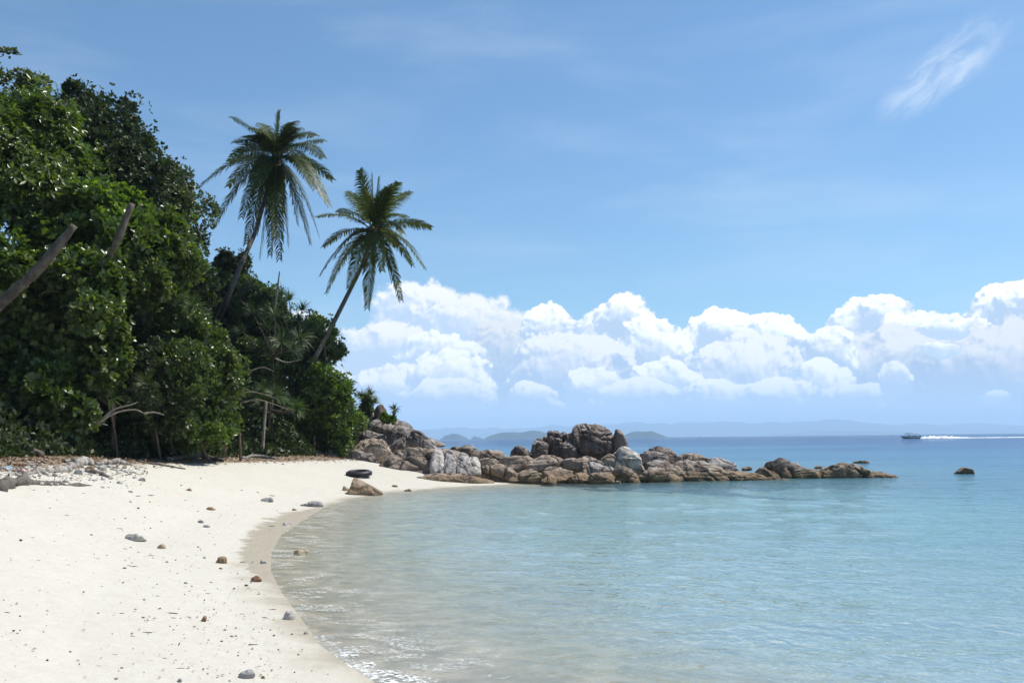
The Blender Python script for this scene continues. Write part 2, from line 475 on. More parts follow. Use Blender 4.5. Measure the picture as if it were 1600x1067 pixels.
def mat_soil():
    t = new_mat('forest_soil'); p = t.geo('Position')
    c = t.ramp(t.noise(p, 3, 6, 0.7), [(0.3, (0.035, 0.028, 0.018)), (0.55, (0.09, 0.065, 0.04)), (0.75, (0.06, 0.08, 0.03))])
    return surf(t, principled(t, c, 0.95, t.bump(t.noise(p, 6, 6, 0.7), 0.8, 0.15), spec=0.1))

def mat_water():
    t = new_mat('sea_water'); p = t.geo('Position'); x, y, z = t.sep(p)[0:3]
    depth = t.attr('depth'); foam = t.attr('foam')
    # ripples of several sizes, running towards the beach
    mp = t.n.new('ShaderNodeMapping'); mp.inputs['Rotation'].default_value = (0, 0, R(14)); t.l.new(p, mp.inputs[0])
    q = mp.outputs[0]
    a = t.noise(t.v('MULTIPLY', q, (1.1, 0.85, 1)), 7.5, 2, 0.5, 0.6)
    b = t.noise(t.v('MULTIPLY', q, (1.0, 1.1, 1)), 2.2, 3, 0.5, 0.3)
    c = t.noise(t.v('MULTIPLY', q, (0.7, 1.3, 1)), 0.35, 3, 0.5, 0.2)
    calm = t.step(t.noise(t.v('MULTIPLY', q, (0.35, 1, 1)), 0.06, 4, 0.6, 0.5), 0.36, 0.62, 0.75, 1.1)
    shore = t.step(depth, 0.0, 0.12, 0.25, 1.0)
    h = t.m('ADD', t.m('MULTIPLY', a, 0.042), t.m('ADD', t.m('MULTIPLY', b, 0.055), t.m('MULTIPLY', c, 0.09)))
    h = t.m('MULTIPLY', t.m('MULTIPLY', h, calm), shore)
    nr = t.bump(h, 1.0, 1.0)
    # body of the water: light is taken up and scattered back with depth
    f = t.m('SUBTRACT', 1.0, t.m('POWER', 2.71828, t.m('MULTIPLY', depth, -0.72)))
    f = t.m('MULTIPLY', f, 0.97)
    patch = t.noise(t.v('MULTIPLY', q, (0.4, 1, 1)), 0.035, 4, 0.55, 0.6)
    dpt = t.m('ADD', depth, t.m('MULTIPLY', t.m('SUBTRACT', patch, 0.5), t.m('MULTIPLY', depth, 2.6)))
    body = t.ramp(t.m('DIVIDE', dpt, 12.0), [(0.0, (0.27, 0.36, 0.32)), (0.06, (0.16, 0.34, 0.34)), (0.16, (0.046, 0.175, 0.262)), (0.40, (0.014, 0.072, 0.165)), (1.0, (0.007, 0.046, 0.12))])
    tint = t.ramp(t.m('DIVIDE', depth, 3.0), [(0, (0.96, 0.96, 0.95)), (0.12, (0.84, 0.95, 0.92)), (1.0, (0.44, 0.86, 0.85))])
    # caustic light painted into the tint: dimmed cells with a brighter web between
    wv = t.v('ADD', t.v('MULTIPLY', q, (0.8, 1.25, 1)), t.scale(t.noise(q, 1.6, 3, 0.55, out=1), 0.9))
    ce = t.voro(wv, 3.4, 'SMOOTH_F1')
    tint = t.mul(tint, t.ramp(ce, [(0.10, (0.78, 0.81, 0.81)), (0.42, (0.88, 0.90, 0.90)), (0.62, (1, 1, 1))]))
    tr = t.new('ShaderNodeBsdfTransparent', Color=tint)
    df = t.new('ShaderNodeBsdfDiffuse', Color=body); t.l.new(nr, df.inputs['Normal'])
    m1 = t.n.new('ShaderNodeMixShader'); t.set(m1.inputs[0], f); t.l.new(tr.outputs[0], m1.inputs[1]); t.l.new(df.outputs[0], m1.inputs[2])
    gl = t.new('ShaderNodeBsdfGlossy', Roughness=0.04, Color=(0.92, 0.95, 1.0, 1)); t.l.new(nr, gl.inputs['Normal'])
    fr = t.new('ShaderNodeFresnel', IOR=1.33); t.l.new(nr, fr.inputs['Normal'])
    frs = t.m('MULTIPLY', t.m('MINIMUM', t.m('MULTIPLY', fr.outputs[0], 0.62), 0.46), t.step(depth, -0.01, 0.30, 0.22, 1.0))
    m2 = t.n.new('ShaderNodeMixShader'); t.set(m2.inputs[0], frs); t.l.new(m1.outputs[0], m2.inputs[1]); t.l.new(gl.outputs[0], m2.inputs[2])
    # foam of the small breaking ripple
    fn = t.m('ADD', t.m('MULTIPLY', t.voro(p, 30, 'SMOOTH_F1'), 0.9), t.m('MULTIPLY', t.noise(p, 14, 5, 0.7), 0.8))
    fo = t.m('MULTIPLY', t.step(t.m('SUBTRACT', foam, t.m('MULTIPLY', fn, 1.05)), -0.10, 0.25), t.step(t.noise(p, 9, 4, 0.7), 0.38, 0.56))
    lace = t.m('MULTIPLY', t.step(depth, 0.09, 0.0), t.step(t.noise(t.v('MULTIPLY', q, (1, 1.6, 1)), 2.2, 5, 0.65, 0.8), 0.50, 0.60))
    lace = t.m('MULTIPLY', lace, t.m('MULTIPLY', t.step(t.noise(p, 24, 3, 0.6), 0.42, 0.6), 0.55))
    fo = t.m('MULTIPLY', t.m('MAXIMUM', fo, lace), 0.92)
    fd = t.new('ShaderNodeBsdfDiffuse', Color=(0.80, 0.81, 0.80, 1)); t.l.new(t.bump(fn, 0.6, 0.02), fd.inputs['Normal'])
    m3 = t.n.new('ShaderNodeMixShader'); t.set(m3.inputs[0], fo); t.l.new(m2.outputs[0], m3.inputs[1]); t.l.new(fd.outputs[0], m3.inputs[2])
    return surf(t, m3.outputs[0])

MAT = {}
MAT['sand'] = mat_sand(); MAT['soil'] = mat_soil(); MAT['water'] = mat_water()

# ------------------------------------------------------------------ sand, hillside, sea
X, Y, Fc = polar_grid(1.2, 16000, 520, R(-80), R(80), 560)
s = shore_dist(X, Y)
Z = z_sand(X, Y, s)
rr = np.hypot(X, Y)
near = np.clip(1 - rr / 60, 0, 1)
dry = np.clip((s - 1.0) / 3, 0, 1)
pz = np.stack([X * 1.6, Y * 1.6, 0 * X], -1)
Z = Z + near * dry * (0.018 * fbm(pz, 3, 31) + 0.010 * np.abs(fbm(pz * 3.1, 2, 33)))
Z = Z - near * np.clip((s - 3.2) / 2, 0, 1) * 0.045 * np.clip(vnoise(pz * 1.35 + 4, 35) - .15, 0, 1) + near * np.clip((s - 2.5) / 3, 0, 1) * .02 * fbm(pz * .8, 2, 37)
wy = [G(u, v, .03)[1] for u, v in ((425, 915), (415, 885), (410, 850), (430, 818), (456, 803), (505, 789))]
ww = np.interp(Y, wy, [0, .38, .55, .72, .70, 0])
wetp = np.where(ww > .02, np.clip(1.15 - s / np.maximum(ww, .02) * .62, 0, 1), 0)
litter = np.clip((s - 5.9) / 1.2, 0, 1) * np.clip((Y - 14) / 6, 0, 1)
o = link('sand', make_mesh('sand', np.stack([X, Y, Z], -1), Fc, MAT['sand'], attrs={'wetpatch': wetp, 'litter': litter}))
tag(o, kind='structure')

X, Y, Fc = polar_grid(8, 170, 200, R(-78), R(8), 260)
s = shore_dist(X, Y); Z = z_hill(X, Y, s)
keep = (s[Fc] > 6.5).any(axis=1)
o = link('hillside', make_mesh('hillside', np.stack([X, Y, Z], -1), Fc[keep], MAT['soil']))
tag(o, kind='structure')

X, Y, Fc = polar_grid(1.2, 16000, 620, R(-80), R(80), 520)
s = shore_dist(X, Y); zb = z_sand(X, Y, s)
rr = np.hypot(X, Y)
q = np.stack([X * 0.5 + Y * .1, Y * 1.1 - X * .15, 0 * X], -1)
amp = np.clip(-s / 3, 0, 1) * np.clip(1 - rr / 120, 0, 1)
Z = amp * (0.022 * fbm(q, 3, 51) + 0.008 * fbm(q * 3.4, 2, 53))
depth = np.clip(-zb, 0, 40)
fg = np.zeros_like(X)
for u, v, r in ((552, 1040, .34), (585, 1056, .42), (622, 1066, .46), (535, 1022, .24), (515, 1005, .15), (665, 1085, .5)):
    c = G(u + 6, v, 0); fg = np.maximum(fg, 1.25 - np.hypot(X - c[0], (Y - c[1])) / r)
fg = np.clip(fg, 0, 1) * np.clip((0.9 + s) / 0.5, 0, 1)
keep = (s[Fc] < 3.0).any(axis=1)
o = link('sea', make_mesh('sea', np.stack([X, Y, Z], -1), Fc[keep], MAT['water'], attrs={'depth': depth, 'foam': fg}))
tag(o, kind='structure')

# ------------------------------------------------------------------ rocks
def mat_rock(name, c1, c2, c3, stain=1.0, pale=0.3):
    t = new_mat(name); p = t.geo('Position'); x, y, z = t.sep(p)[0:3]
    oi = t.n.new('ShaderNodeObjectInfo').outputs['Random']
    n1 = t.noise(p, 0.9, 5, 0.6, 0.4); n2 = t.noise(p, 5.5, 5, 0.65); n3 = t.noise(p, 45, 3, 0.7)
    col = t.mix(t.step(n1, 0.35, 0.65), c1, c2)
    col = t.mix(t.m('MULTIPLY', t.step(n2, 0.52, 0.72), 0.8), col, c3)
    col = t.mul(col, t.ramp(oi, [(0, (0.80, 0.79, 0.80)), (0.5, (1, 0.98, 0.96)), (1, (1.14, 1.10, 1.04))]))
    # bleached, bird-limed patches on upward faces
    nz = t.sep(t.geo('Normal'))[2]
    pl = t.m('MULTIPLY', t.step(nz, 0.35, 0.8), t.step(t.noise(p, 1.9, 5, 0.7), 0.46, 0.62))
    col = t.mix(t.m('MULTIPLY', pl, pale), col, (0.58, 0.545, 0.51))
    # dark run-down streaks and lichen
    st = t.noise(t.v('MULTIPLY', p, (2.6, 2.6, 0.35)), 1.6, 5, 0.6)
    col = t.mul(col, t.ramp(st, [(0.34, (0.58, 0.56, 0.55)), (0.52, (1, 1, 1))]))
    # tidal bands: ochre, then dark weed at the water's edge
    zz = t.m('ADD', z, t.m('MULTIPLY', t.m('SUBTRACT', n1, 0.5), 0.5))
    col = t.mix(t.m('MULTIPLY', t.step(zz, 0.62, 0.18), 0.75 * stain), col, t.mix(n2, (0.20, 0.125, 0.06), (0.33, 0.225, 0.115)))
    col = t.mix(t.step(t.m('ADD', z, t.m('MULTIPLY', t.m('SUBTRACT', n2, 0.5), 0.12)), 0.11, 0.04, 0, 0.75 * stain), col, (0.10, 0.075, 0.045))
    col = t.mul(col, t.ramp(n3, [(0.3, (0.72, 0.70, 0.70)), (0.6, (1.05, 1.05, 1.05))]))
    wq = t.v('ADD', t.v('MULTIPLY', p, (1, 1, 1.5)), t.scale(t.noise(p, 1.3, 4, 0.6, out=1), 0.9))
    jn = t.voro(wq, 0.6, 'DISTANCE_TO_EDGE'); j2 = t.voro(wq, 2.4, 'DISTANCE_TO_EDGE')
    col = t.mul(col, t.ramp(jn, [(0.0, (0.30, 0.28, 0.27)), (0.012, (0.85, 0.85, 0.85)), (0.03, (1, 1, 1))]))
    col = t.mul(col, t.mix(t.step(n1, 0.45, 0.6), (1, 1, 1, 1), t.ramp(j2, [(0.0, (0.5, 0.48, 0.47)), (0.04, (1, 1, 1))])))
    cr = t.attr('crack')
    col = t.mix(t.m('MULTIPLY', cr, 0.55), col, (0.05, 0.042, 0.036))
    h = t.m('ADD', t.m('MULTIPLY', t.noise(p, 4, 7, 0.68, 0.3), 1.0), t.m('MULTIPLY', t.voro(t.v('ADD', p, t.scale(t.noise(p, 2, 3, out=1), 0.5)), 2.6, 'DISTANCE_TO_EDGE'), 0.35))
    h = t.m('ADD', h, t.m('MULTIPLY', t.step(jn, 0.0, 0.06), 0.5))
    return surf(t, principled(t, col, t.m('MULTIPLY_ADD', n2, 0.2, 0.68), t.bump(h, 1.0, 0.2), spec=0.25))
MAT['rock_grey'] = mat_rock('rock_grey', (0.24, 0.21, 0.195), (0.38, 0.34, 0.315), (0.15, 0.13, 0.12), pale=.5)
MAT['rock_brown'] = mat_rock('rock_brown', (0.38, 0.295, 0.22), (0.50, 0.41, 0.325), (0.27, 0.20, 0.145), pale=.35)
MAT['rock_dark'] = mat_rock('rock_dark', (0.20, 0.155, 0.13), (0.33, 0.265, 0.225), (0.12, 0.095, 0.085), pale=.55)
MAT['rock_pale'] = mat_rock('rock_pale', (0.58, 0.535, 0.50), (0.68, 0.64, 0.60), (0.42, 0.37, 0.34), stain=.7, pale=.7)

def norm_(a): return a / np.linalg.norm(a)
def rock_mesh(seed, w, d, h, eq=0.2, e=0.60, sub=4, prof=None, cuts=9, cutlo=0.58, cracks=(), ncrack=0, lump=0.08, rough=0.045, tilt=0.0):
    rs = np.random.RandomState(seed)
    v, f = ico(sub); p = v.copy()
    p = np.sign(p) * np.abs(p) ** e
    hr = np.hypot(p[:, 0], p[:, 1]) + 1e-6; p[:, :2] *= np.where(p[:, 2] < 0, np.clip(hr, .05, 1) ** -.75, 1)[:, None]
    p /= (np.abs(p[:, 0]) ** 3 + np.abs(p[:, 1]) ** 3 + np.abs(p[:, 2]) ** 3)[:, None] ** (1 / 3) * 0.5 + 0.5 * np.linalg.norm(p, axis=1)[:, None]
    asp = np.array([w, d, h * 1.2]); asp = asp / asp.max()
    q = p * asp
    p = p * (1 + lump * fbm(q * 1.7 + seed * 7.7, 2, seed))[:, None]
    for _ in range(cuts):
        n = rs.normal(size=3); n[2] = n[2] * 0.6 + 0.15; n /= np.linalg.norm(n)
        c = rs.uniform(cutlo, 0.95)
        dd = p @ n - c
        p -= np.maximum(0, dd)[:, None] * n * 0.85
    p[:, 2] = np.clip(p[:, 2], -1, 1.05)
    for a_ in (0, 1):
        lo_, hi_ = p[:, a_].min(), p[:, a_].max(); p[:, a_] = (p[:, a_] - lo_) / (hi_ - lo_) * 2 - 1
    zt = p[:, 2].max(); p[:, 2] = np.where(p[:, 2] > 0, p[:, 2] / zt, p[:, 2])
    ca = np.zeros(len(p))
    cl = list(cracks)
    for _ in range(ncrack):
        a = rs.uniform(-0.5, 0.5) if rs.rand() < 0.65 else rs.uniform(1.2, 1.9)
        cl.append((rs.uniform(-0.65, 0.65), rs.uniform(-0.3, 0.7), a, rs.uniform(0.6, 1.1)))
    grid = p * asp * 2
    for cx, cz, ang, st in cl:
        n = np.array([math.cos(ang), rs.uniform(-0.35, 0.35), math.sin(ang)]); n /= np.linalg.norm(n)
        dist = (p[:, 0] - cx) * n[0] * w + p[:, 1] * n[1] * d + (p[:, 2] - cz) * n[2] * h
        dist = dist + 0.07 * w * vnoise(grid * 1.6 + cx * 9, seed + 3)
        wd = 0.020 * max(w, h) ** 0.5 + 0.008
        g = np.exp(-(dist / (wd * 2.0)) ** 2) * st * (0.35 + 0.65 * (vnoise(grid * 1.3 + 4 + cz, seed + 8) > -0.35))
        ca = np.maximum(ca, g)
    if prof is not None:
        xs = np.linspace(-1, 1, len(prof)); k = np.interp(p[:, 0], xs, prof)
        p[:, 2] = np.where(p[:, 2] > 0, p[:, 2] * k, p[:, 2])
    P3 = np.empty_like(p)
    P3[:, 0] = p[:, 0] * w / 2; P3[:, 1] = p[:, 1] * d / 2
    P3[:, 2] = np.where(p[:, 2] > 0, p[:, 2] * h * (1 - eq), p[:, 2] * h * max(eq, .25) * 1.5) + h * eq
    P3[:, 1] += tilt * np.maximum(P3[:, 2], 0)
    nn = v
    m = min(w, h * 2)
    P3 += nn * (m * rough * (fbm(P3 * (3.0 / max(m, .3)) + seed, 4, seed + 20)))[:, None]
    rg = 1 - np.abs(fbm(P3 * (1.7 / max(m, .3)) + seed * 1.3, 3, seed + 40)) * 1.4
    P3 += nn * (m * rough * 0.7 * (rg - 0.6))[:, None]
    sn = norm_(np.array([rs.uniform(-.3, .3), rs.uniform(-.2, .2), 1.0]))
    sc_ = (P3 @ sn) / max(h, .2) * rs.uniform(4, 7) + .9 * vnoise(P3 * (1.5 / max(m, .3)), seed + 60)
    P3 += nn * (m * rough * .45 * (np.abs((sc_ % 1) * 2 - 1) ** 3 * -1 + .3) * (vnoise(P3 * (1 / max(m, .3)) + 9, seed + 61) > -.2))[:, None]
    P3 -= nn * (ca * (0.045 * m + 0.02))[:, None]
    return P3, f, ca
def rock_at(u0, u1, vt, vb, Y, dr=0.8, name='boulder', label=None, cat='rock', group=None, mat='rock_brown', parent=None, yaw=0.0, seed=None, sink=0.0, **k):
    a = P((u0 + u1) / 2, vb, Y); b = P((u0 + u1) / 2, vt, Y)
    w = (u1 - u0) / F * Y * 1.12; h = b[2] - a[2]
    if seed is None: seed = int(u0 * 3 + vt * 7) % 9973
    v, f, ca = rock_mesh(seed, w, w * dr, h, **k)
    if yaw: c, s_ = math.cos(yaw), math.sin(yaw); v = v @ np.array([[c, s_, 0], [-s_, c, 0], [0, 0, 1]])
    a[2] -= sink
    if parent is not None:
        return tag(part(name, v + a, f, MAT[mat], parent, attrs={'crack': ca}), label)
    o = link(name, make_mesh(name, v, f, MAT[mat], attrs={'crack': ca}), loc=tuple(a))
    return tag(o, label, cat, group)

RK = 'boulders of the rocky point'
def rk(label, *a, **k): return rock_at(*a, label=label, group=RK, **k)
# the great fractured outcrop
oc = thing('rock_outcrop', P(905, 716, 44), 'tallest dark fractured outcrop of big joined blocks crowning the rocky point', 'rock outcrop')
def blk(*a, **k): return rock_at(*a, name='block', parent=oc, mat=k.pop('mat', 'rock_dark'), **k)
blk(893, 962, 659.5, 720, 44, dr=.9, sub=6, e=.6, prof=[.74, .97, 1.0, .99, .93, .86, .78], ncrack=2, cracks=[(-.35, 0, .1, 1), (.1, 0, .15, 1), (.5, 0, -.1, 1), (0, .45, 1.35, .8), (-.5, .6, .9, .8)], cuts=3, lump=.05, eq=.35)
blk(953, 983, 669.5, 712, 43.6, dr=1.2, sub=5, e=.6, prof=[.85, 1, .93, .7], ncrack=2, lump=.06, eq=.3)
blk(892, 912, 663, 700, 43.4, dr=1.1, sub=5, e=.6, prof=[.9, 1, .85], ncrack=3, eq=.3)
blk(832, 862, 686, 720, 44, dr=1, sub=5, e=.6, prof=[.7, 1, .95, 1], ncrack=3, eq=.3)
blk(854, 882, 684, 720, 43.6, dr=1, sub=5, e=.6, ncrack=4, eq=.3)
blk(874, 902, 686, 720, 43.3, dr=1, sub=5, e=.6, ncrack=3, eq=.3)
for a_ in ((855, 866, 672, 690), (863, 875, 672, 688), (873, 888, 674, 690), (886, 900, 676, 692), (848, 858, 681, 693), (838, 848, 684, 694), (890, 899, 684, 696), (866, 880, 682, 694)):
    blk(*a_, 44 + (a_[0] % 3) * .3, dr=1.3, sub=4, e=.65, ncrack=1, eq=.3, cuts=6, cutlo=.6)
blk(833, 856, 689, 716, 43.2, dr=.8, sub=5, ncrack=2, e=.6)
# rocks behind and to the left: the slope of the headland
rk('great grey headland slab descending from the last bush towards the sea', 536, 694, 630, 722, 52.5, dr=.9, mat='rock_grey', sub=6, prof=[.8, 1, .92, .80, .66, .55, .45, .3, .12], ncrack=9, e=.85, cuts=4)
rk('large dark grey boulder standing highest where the headland meets the trees', 540, 609, 627, 690, 53, dr=1, mat='rock_grey', sub=5, prof=[.7, 1, .93, .7, .4], ncrack=3, e=.75)
rk('narrow dark boulder just under the tufted plant at the top of the headland', 585, 603, 631, 652, 51.5, dr=1, mat='rock_dark', sub=4)
rk('long layered grey slab sloping down to the right below the tufted plants', 572, 660, 652, 706, 52, dr=1, mat='rock_grey', sub=5, prof=[1, .98, .8, .62, .45, .3], ncrack=5, e=.8)
rk('grey crumpled rock face with steps under the small spiky palm-like plant', 596, 655, 662, 712, 49.5, dr=.9, mat='rock_grey', sub=5, prof=[.85, 1, .9, .7], ncrack=5)
rk('pinkish grey fractured block at the right end of the headland slope', 632, 674, 668, 712, 48, dr=.9, mat='rock_grey', sub=5, prof=[.9, 1, .9, .65], ncrack=5, e=.65)
rk('small brown fractured block right of the headland slope above the pale blocks', 655, 678, 684, 714, 45.5, dr=.9, mat='rock_grey', sub=5, ncrack=3, e=.65)
rk('big smooth round brown boulder half under the last green bush', 549, 613, 677, 722, 47, dr=.9, mat='rock_brown', sub=5, prof=[.8, 1, .95, .75, .5], lump=.06)
rk('low dark rock tip reaching into the sea behind the headland', 655, 694, 682, 697, 62, dr=1.2, mat='rock_dark', sub=4, prof=[1, .9, .6, .25])
for i_, (a_, l_) in enumerate((((526, 553, 694, 722), 'jumbled grey rock at the foot of the last bush, leftmost of its heap'), ((544, 570, 702, 728), 'pointed grey rock in the heap between the bush and the long brown massif'),
                      ((560, 584, 708, 722), 'flat grey-brown rock touching the big round boulder'), ((508, 530, 702, 718), 'weathered grey rock on the sand under the leaning palm'),
                      ((480, 506, 704, 716), 'low grey rock in the shade under the bushes left of the point'), ((583, 592, 716, 725), 'small brown stone at the left foot of the long brown massif'))):
    rk(l_, *a_, 45.6 - .2 * i_, dr=1, mat='rock_grey', sub=4, cuts=6, cutlo=.6, ncrack=2)
# the long massif and its pale blocks
rk('long brown massif with a whale-backed top at the left of the point', 584, 756, 697, 757, 40.3, dr=.36, mat='rock_brown', sub=6, cuts=2, prof=[.30, .72, .95, 1, .98, .92, .85, .78, .66, .4], ncrack=7, tilt=.5, cracks=[(0, .1, 1.35, .9), (.2, -.2, 1.25, .9)], eq=.15, e=.8)
rk('low brown rock apron curving along the sand below the pale blocks', 600, 764, 740, 762, 38.7, dr=.30, mat='rock_brown', sub=6, cuts=2, prof=[.35, .62, .85, 1, 1, .95, .9], ncrack=5, cracks=[(0, .3, 1.45, .8)], eq=.12)
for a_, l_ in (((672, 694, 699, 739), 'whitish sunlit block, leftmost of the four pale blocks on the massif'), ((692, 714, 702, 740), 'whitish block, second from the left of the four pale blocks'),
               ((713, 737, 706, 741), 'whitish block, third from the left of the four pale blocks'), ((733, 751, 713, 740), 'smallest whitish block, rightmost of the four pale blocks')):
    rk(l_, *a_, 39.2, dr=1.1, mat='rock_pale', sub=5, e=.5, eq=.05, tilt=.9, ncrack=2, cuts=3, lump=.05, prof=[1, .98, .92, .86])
rk('brown sea-worn rock behind the pale blocks with a ragged top', 700, 748, 696, 718, 45, dr=.8, mat='rock_dark', sub=5, ncrack=4)
rk('brown ridge rock between the pale blocks and the tall outcrop', 735, 792, 702, 724, 44.5, dr=.7, mat='rock_brown', sub=5, ncrack=4, prof=[.8, 1, .9, .8])
rk('thin brown slab tucked right of the smallest whitish block', 748, 775, 716, 732, 42.5, dr=.7, mat='rock_brown', sub=4, ncrack=1)
rk('tilted dark block resting against the left side of the tall outcrop', 800, 831, 696, 718, 43.6, dr=.8, mat='rock_dark', sub=4, yaw=.2, ncrack=1, prof=[1, .9, .55], e=.55)
rk('broad layered brown rock with curved grooves right of the apron', 746, 814, 722, 759, 40.2, dr=.5, mat='rock_brown', sub=6, cuts=3, prof=[.7, 1, 1, .9, .6], ncrack=4, cracks=[(0, .3, 1.3, 1), (.2, 0, 1.7, 1)], eq=.15)
rk('low brown rock in front of the layered one at the waterline', 796, 850, 731, 759, 39.4, dr=.6, mat='rock_brown', sub=5, ncrack=3, prof=[.9, 1, .9, .8])
rk('smooth brown rock behind the layered one left of the outcrop', 780, 838, 712, 740, 42.2, dr=.6, mat='rock_brown', sub=5, ncrack=2)
rk('wide smooth tan boulder in front of the broken left half of the outcrop', 822, 890, 711, 742, 41.2, dr=.6, mat='rock_brown', sub=5, prof=[.8, 1, 1, .9, .7], ncrack=1)
rk('rounded tan boulder at the waterline with a notched left shoulder', 846, 891, 729, 757, 39.4, dr=.8, mat='rock_brown', sub=5, lump=.07)
rk('small rounded rock at the waterline left of the notched tan boulder', 847, 869, 741, 758, 38.2, dr=.9, mat='rock_brown', sub=4)
rk('brown squarish boulder with a dark face below the tall outcrop', 879, 919, 717, 746, 40.6, dr=.8, mat='rock_brown', sub=5, e=.6, ncrack=1)
rk('flat pale-topped boulder beside the brown squarish one', 915, 950, 721, 745, 40.8, dr=.8, mat='rock_pale', sub=5, prof=[1, .95, .65], ncrack=1, e=.65)
rk('long thin tan slab lying under the main block of the outcrop', 892, 940, 711, 727, 42, dr=.5, mat='rock_brown', sub=4, prof=[1, .9, .6], ncrack=1)
rk('low ochre rock between the two rounded waterline boulders', 888, 926, 739, 758, 38.9, dr=.8, mat='rock_brown', sub=4)
rk('golden brown dome boulder alone at the front of the waterline', 919, 960, 737, 758, 38.3, dr=.8, mat='rock_brown', sub=5, lump=.05, cuts=2)
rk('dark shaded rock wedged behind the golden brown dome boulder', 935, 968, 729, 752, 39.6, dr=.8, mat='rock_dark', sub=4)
rk('tiny pale stone at the water just right of the golden dome boulder', 960, 970, 751, 756, 38, dr=1, mat='rock_pale', sub=3)
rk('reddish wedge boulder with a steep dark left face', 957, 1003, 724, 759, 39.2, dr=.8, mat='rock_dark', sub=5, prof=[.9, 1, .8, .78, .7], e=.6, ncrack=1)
rk('pale grey round-topped boulder beneath the right end of the outcrop', 950, 1003, 699, 738, 42.4, dr=.8, mat='rock_pale', sub=5, lump=.05, prof=[.85, 1, .97, .8], cracks=[(.2, .1, 1.2, 1)])
rk('brown split rock leaning on the left side of the pale round boulder', 934, 962, 706, 735, 42.2, dr=.7, mat='rock_brown', sub=4, prof=[.4, .8, 1], ncrack=2)
rk('dark reddish hump on the skyline right of the outcrop', 1001, 1058, 695, 724, 45, dr=.8, mat='rock_dark', sub=5, prof=[.7, 1, .95, .8, .5], ncrack=2)
rk('flat grey slab in front of the dark reddish hump', 994, 1040, 703, 728, 43, dr=.6, mat='rock_grey', sub=5, ncrack=3, prof=[1, .9, .7])
rk('dark block lying in the gully behind the wedge boulder', 1012, 1048, 718, 736, 41.8, dr=.7, mat='rock_dark', sub=4, ncrack=1)
rk('brown fractured ridge rock ending the skyline left of the long smooth whaleback', 1052, 1114, 706, 732, 43.2, dr=.6, mat='rock_brown', sub=5, ncrack=5, prof=[.8, 1, .9, .7])
rk('grooved brown rock right of the reddish wedge boulder', 998, 1062, 728, 760, 39.4, dr=.6, mat='rock_brown', sub=5, ncrack=4, prof=[.7, .9, 1, 1])
rk('large whaleback rock with deep curved furrows in the middle of the point', 1040, 1144, 718, 760, 40.2, dr=.6, tilt=.5, mat='rock_brown', sub=6, cuts=3, prof=[.55, .9, 1, .95, .75, .5], lump=.08, cracks=[(-.1, 0, 1.1, 1), (.2, .1, 1.0, 1), (.4, 0, .9, 1)], ncrack=1)
rk('pale bleached rock back lying behind the furrowed whaleback', 1082, 1162, 714, 748, 42, dr=.5, mat='rock_pale', sub=5, prof=[.8, 1, .95, .8, .55], ncrack=2)
rk('long low brown rock tongue sloping to the water at the right of the whaleback', 1104, 1250, 734, 760, 40.2, dr=.35, mat='rock_brown', sub=6, cuts=2, prof=[.9, 1, .85, .65, .45, .3], ncrack=3, eq=.12)
rk('small rounded rock at the left end of the brown outer ridge', 1176, 1210, 728, 750, 40.8, dr=.8, mat='rock_dark', sub=4)
rk('brown ridge rock with a long dark side facing the bay', 1184, 1260, 719, 758, 41.6, dr=.6, mat='rock_dark', sub=6, prof=[.7, 1, 1, .9, .8], ncrack=3, e=.65)
rk('lower block joining the two halves of the outer ridge', 1240, 1296, 728, 758, 41.2, dr=.7, mat='rock_dark', sub=5, prof=[1, .9, .8, .7], ncrack=2, e=.6)
rk('grooved dome rock of the outer ridge with vertical furrows', 1278, 1358, 720, 758, 41.4, dr=.7, mat='rock_brown', sub=6, prof=[.7, .95, 1, .9, .55], ncrack=3, cracks=[(0, 0, .2, .8), (.3, 0, -.3, .8)])
rk('low brown rock at the outermost end of the rocky point', 1344, 1397, 735, 756, 41.2, dr=.8, mat='rock_brown', sub=5, prof=[.9, 1, .85, .5], ncrack=2)
rk('small whitish stone off the tip of the rocky point', 1391, 1406, 744, 751, 41, dr=1, mat='rock_pale', sub=3)
rk('dark jagged rock breaking the surface far behind the outer ridge', 1335, 1358, 718.5, 725, 62, dr=.8, mat='rock_dark', sub=4, ncrack=2)
rk('little dark rock peeping over the ridge near the whaleback', 1160, 1176, 729, 735, 45, dr=.8, mat='rock_dark', sub=3)
rk('little dark rock awash behind the outer ridge dome', 1272, 1284, 727, 732, 48, dr=.8, mat='rock_dark', sub=3)
rk('lone rounded dark rock in open water off to the right', 1492, 1521, 729, 741, 44, dr=.9, mat='rock_dark', sub=5, prof=[.5, 1, .9, .5], eq=.1)

# ------------------------------------------------------------------ vegetation
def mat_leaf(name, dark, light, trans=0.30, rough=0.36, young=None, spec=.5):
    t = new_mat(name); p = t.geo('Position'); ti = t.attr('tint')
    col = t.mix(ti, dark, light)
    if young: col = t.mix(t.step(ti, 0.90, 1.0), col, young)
    col = t.mul(col, t.ramp(t.noise(p, 0.8, 3, 0.6), [(0.3, (0.78, 0.85, 0.8)), (0.7, (1.15, 1.08, 1.0))]))
    oi = t.n.new('ShaderNodeObjectInfo').outputs['Random']
    col = t.mul(col, t.ramp(oi, [(0, (0.80, 0.84, 0.9)), (0.5, (1.05, 1.0, 1.0)), (1, (1.3, 1.2, 1.0))]))
    b = principled(t, col, rough, spec=spec)
    tc = t.mul(col, (1.5, 1.9, 0.55, 1))
    tl = t.new('ShaderNodeBsdfTranslucent', Color=tc)
    m = t.n.new('ShaderNodeMixShader'); m.inputs[0].default_value = trans
    t.l.new(b, m.inputs[1]); t.l.new(tl.outputs[0], m.inputs[2])
    return surf(t, m.outputs[0])
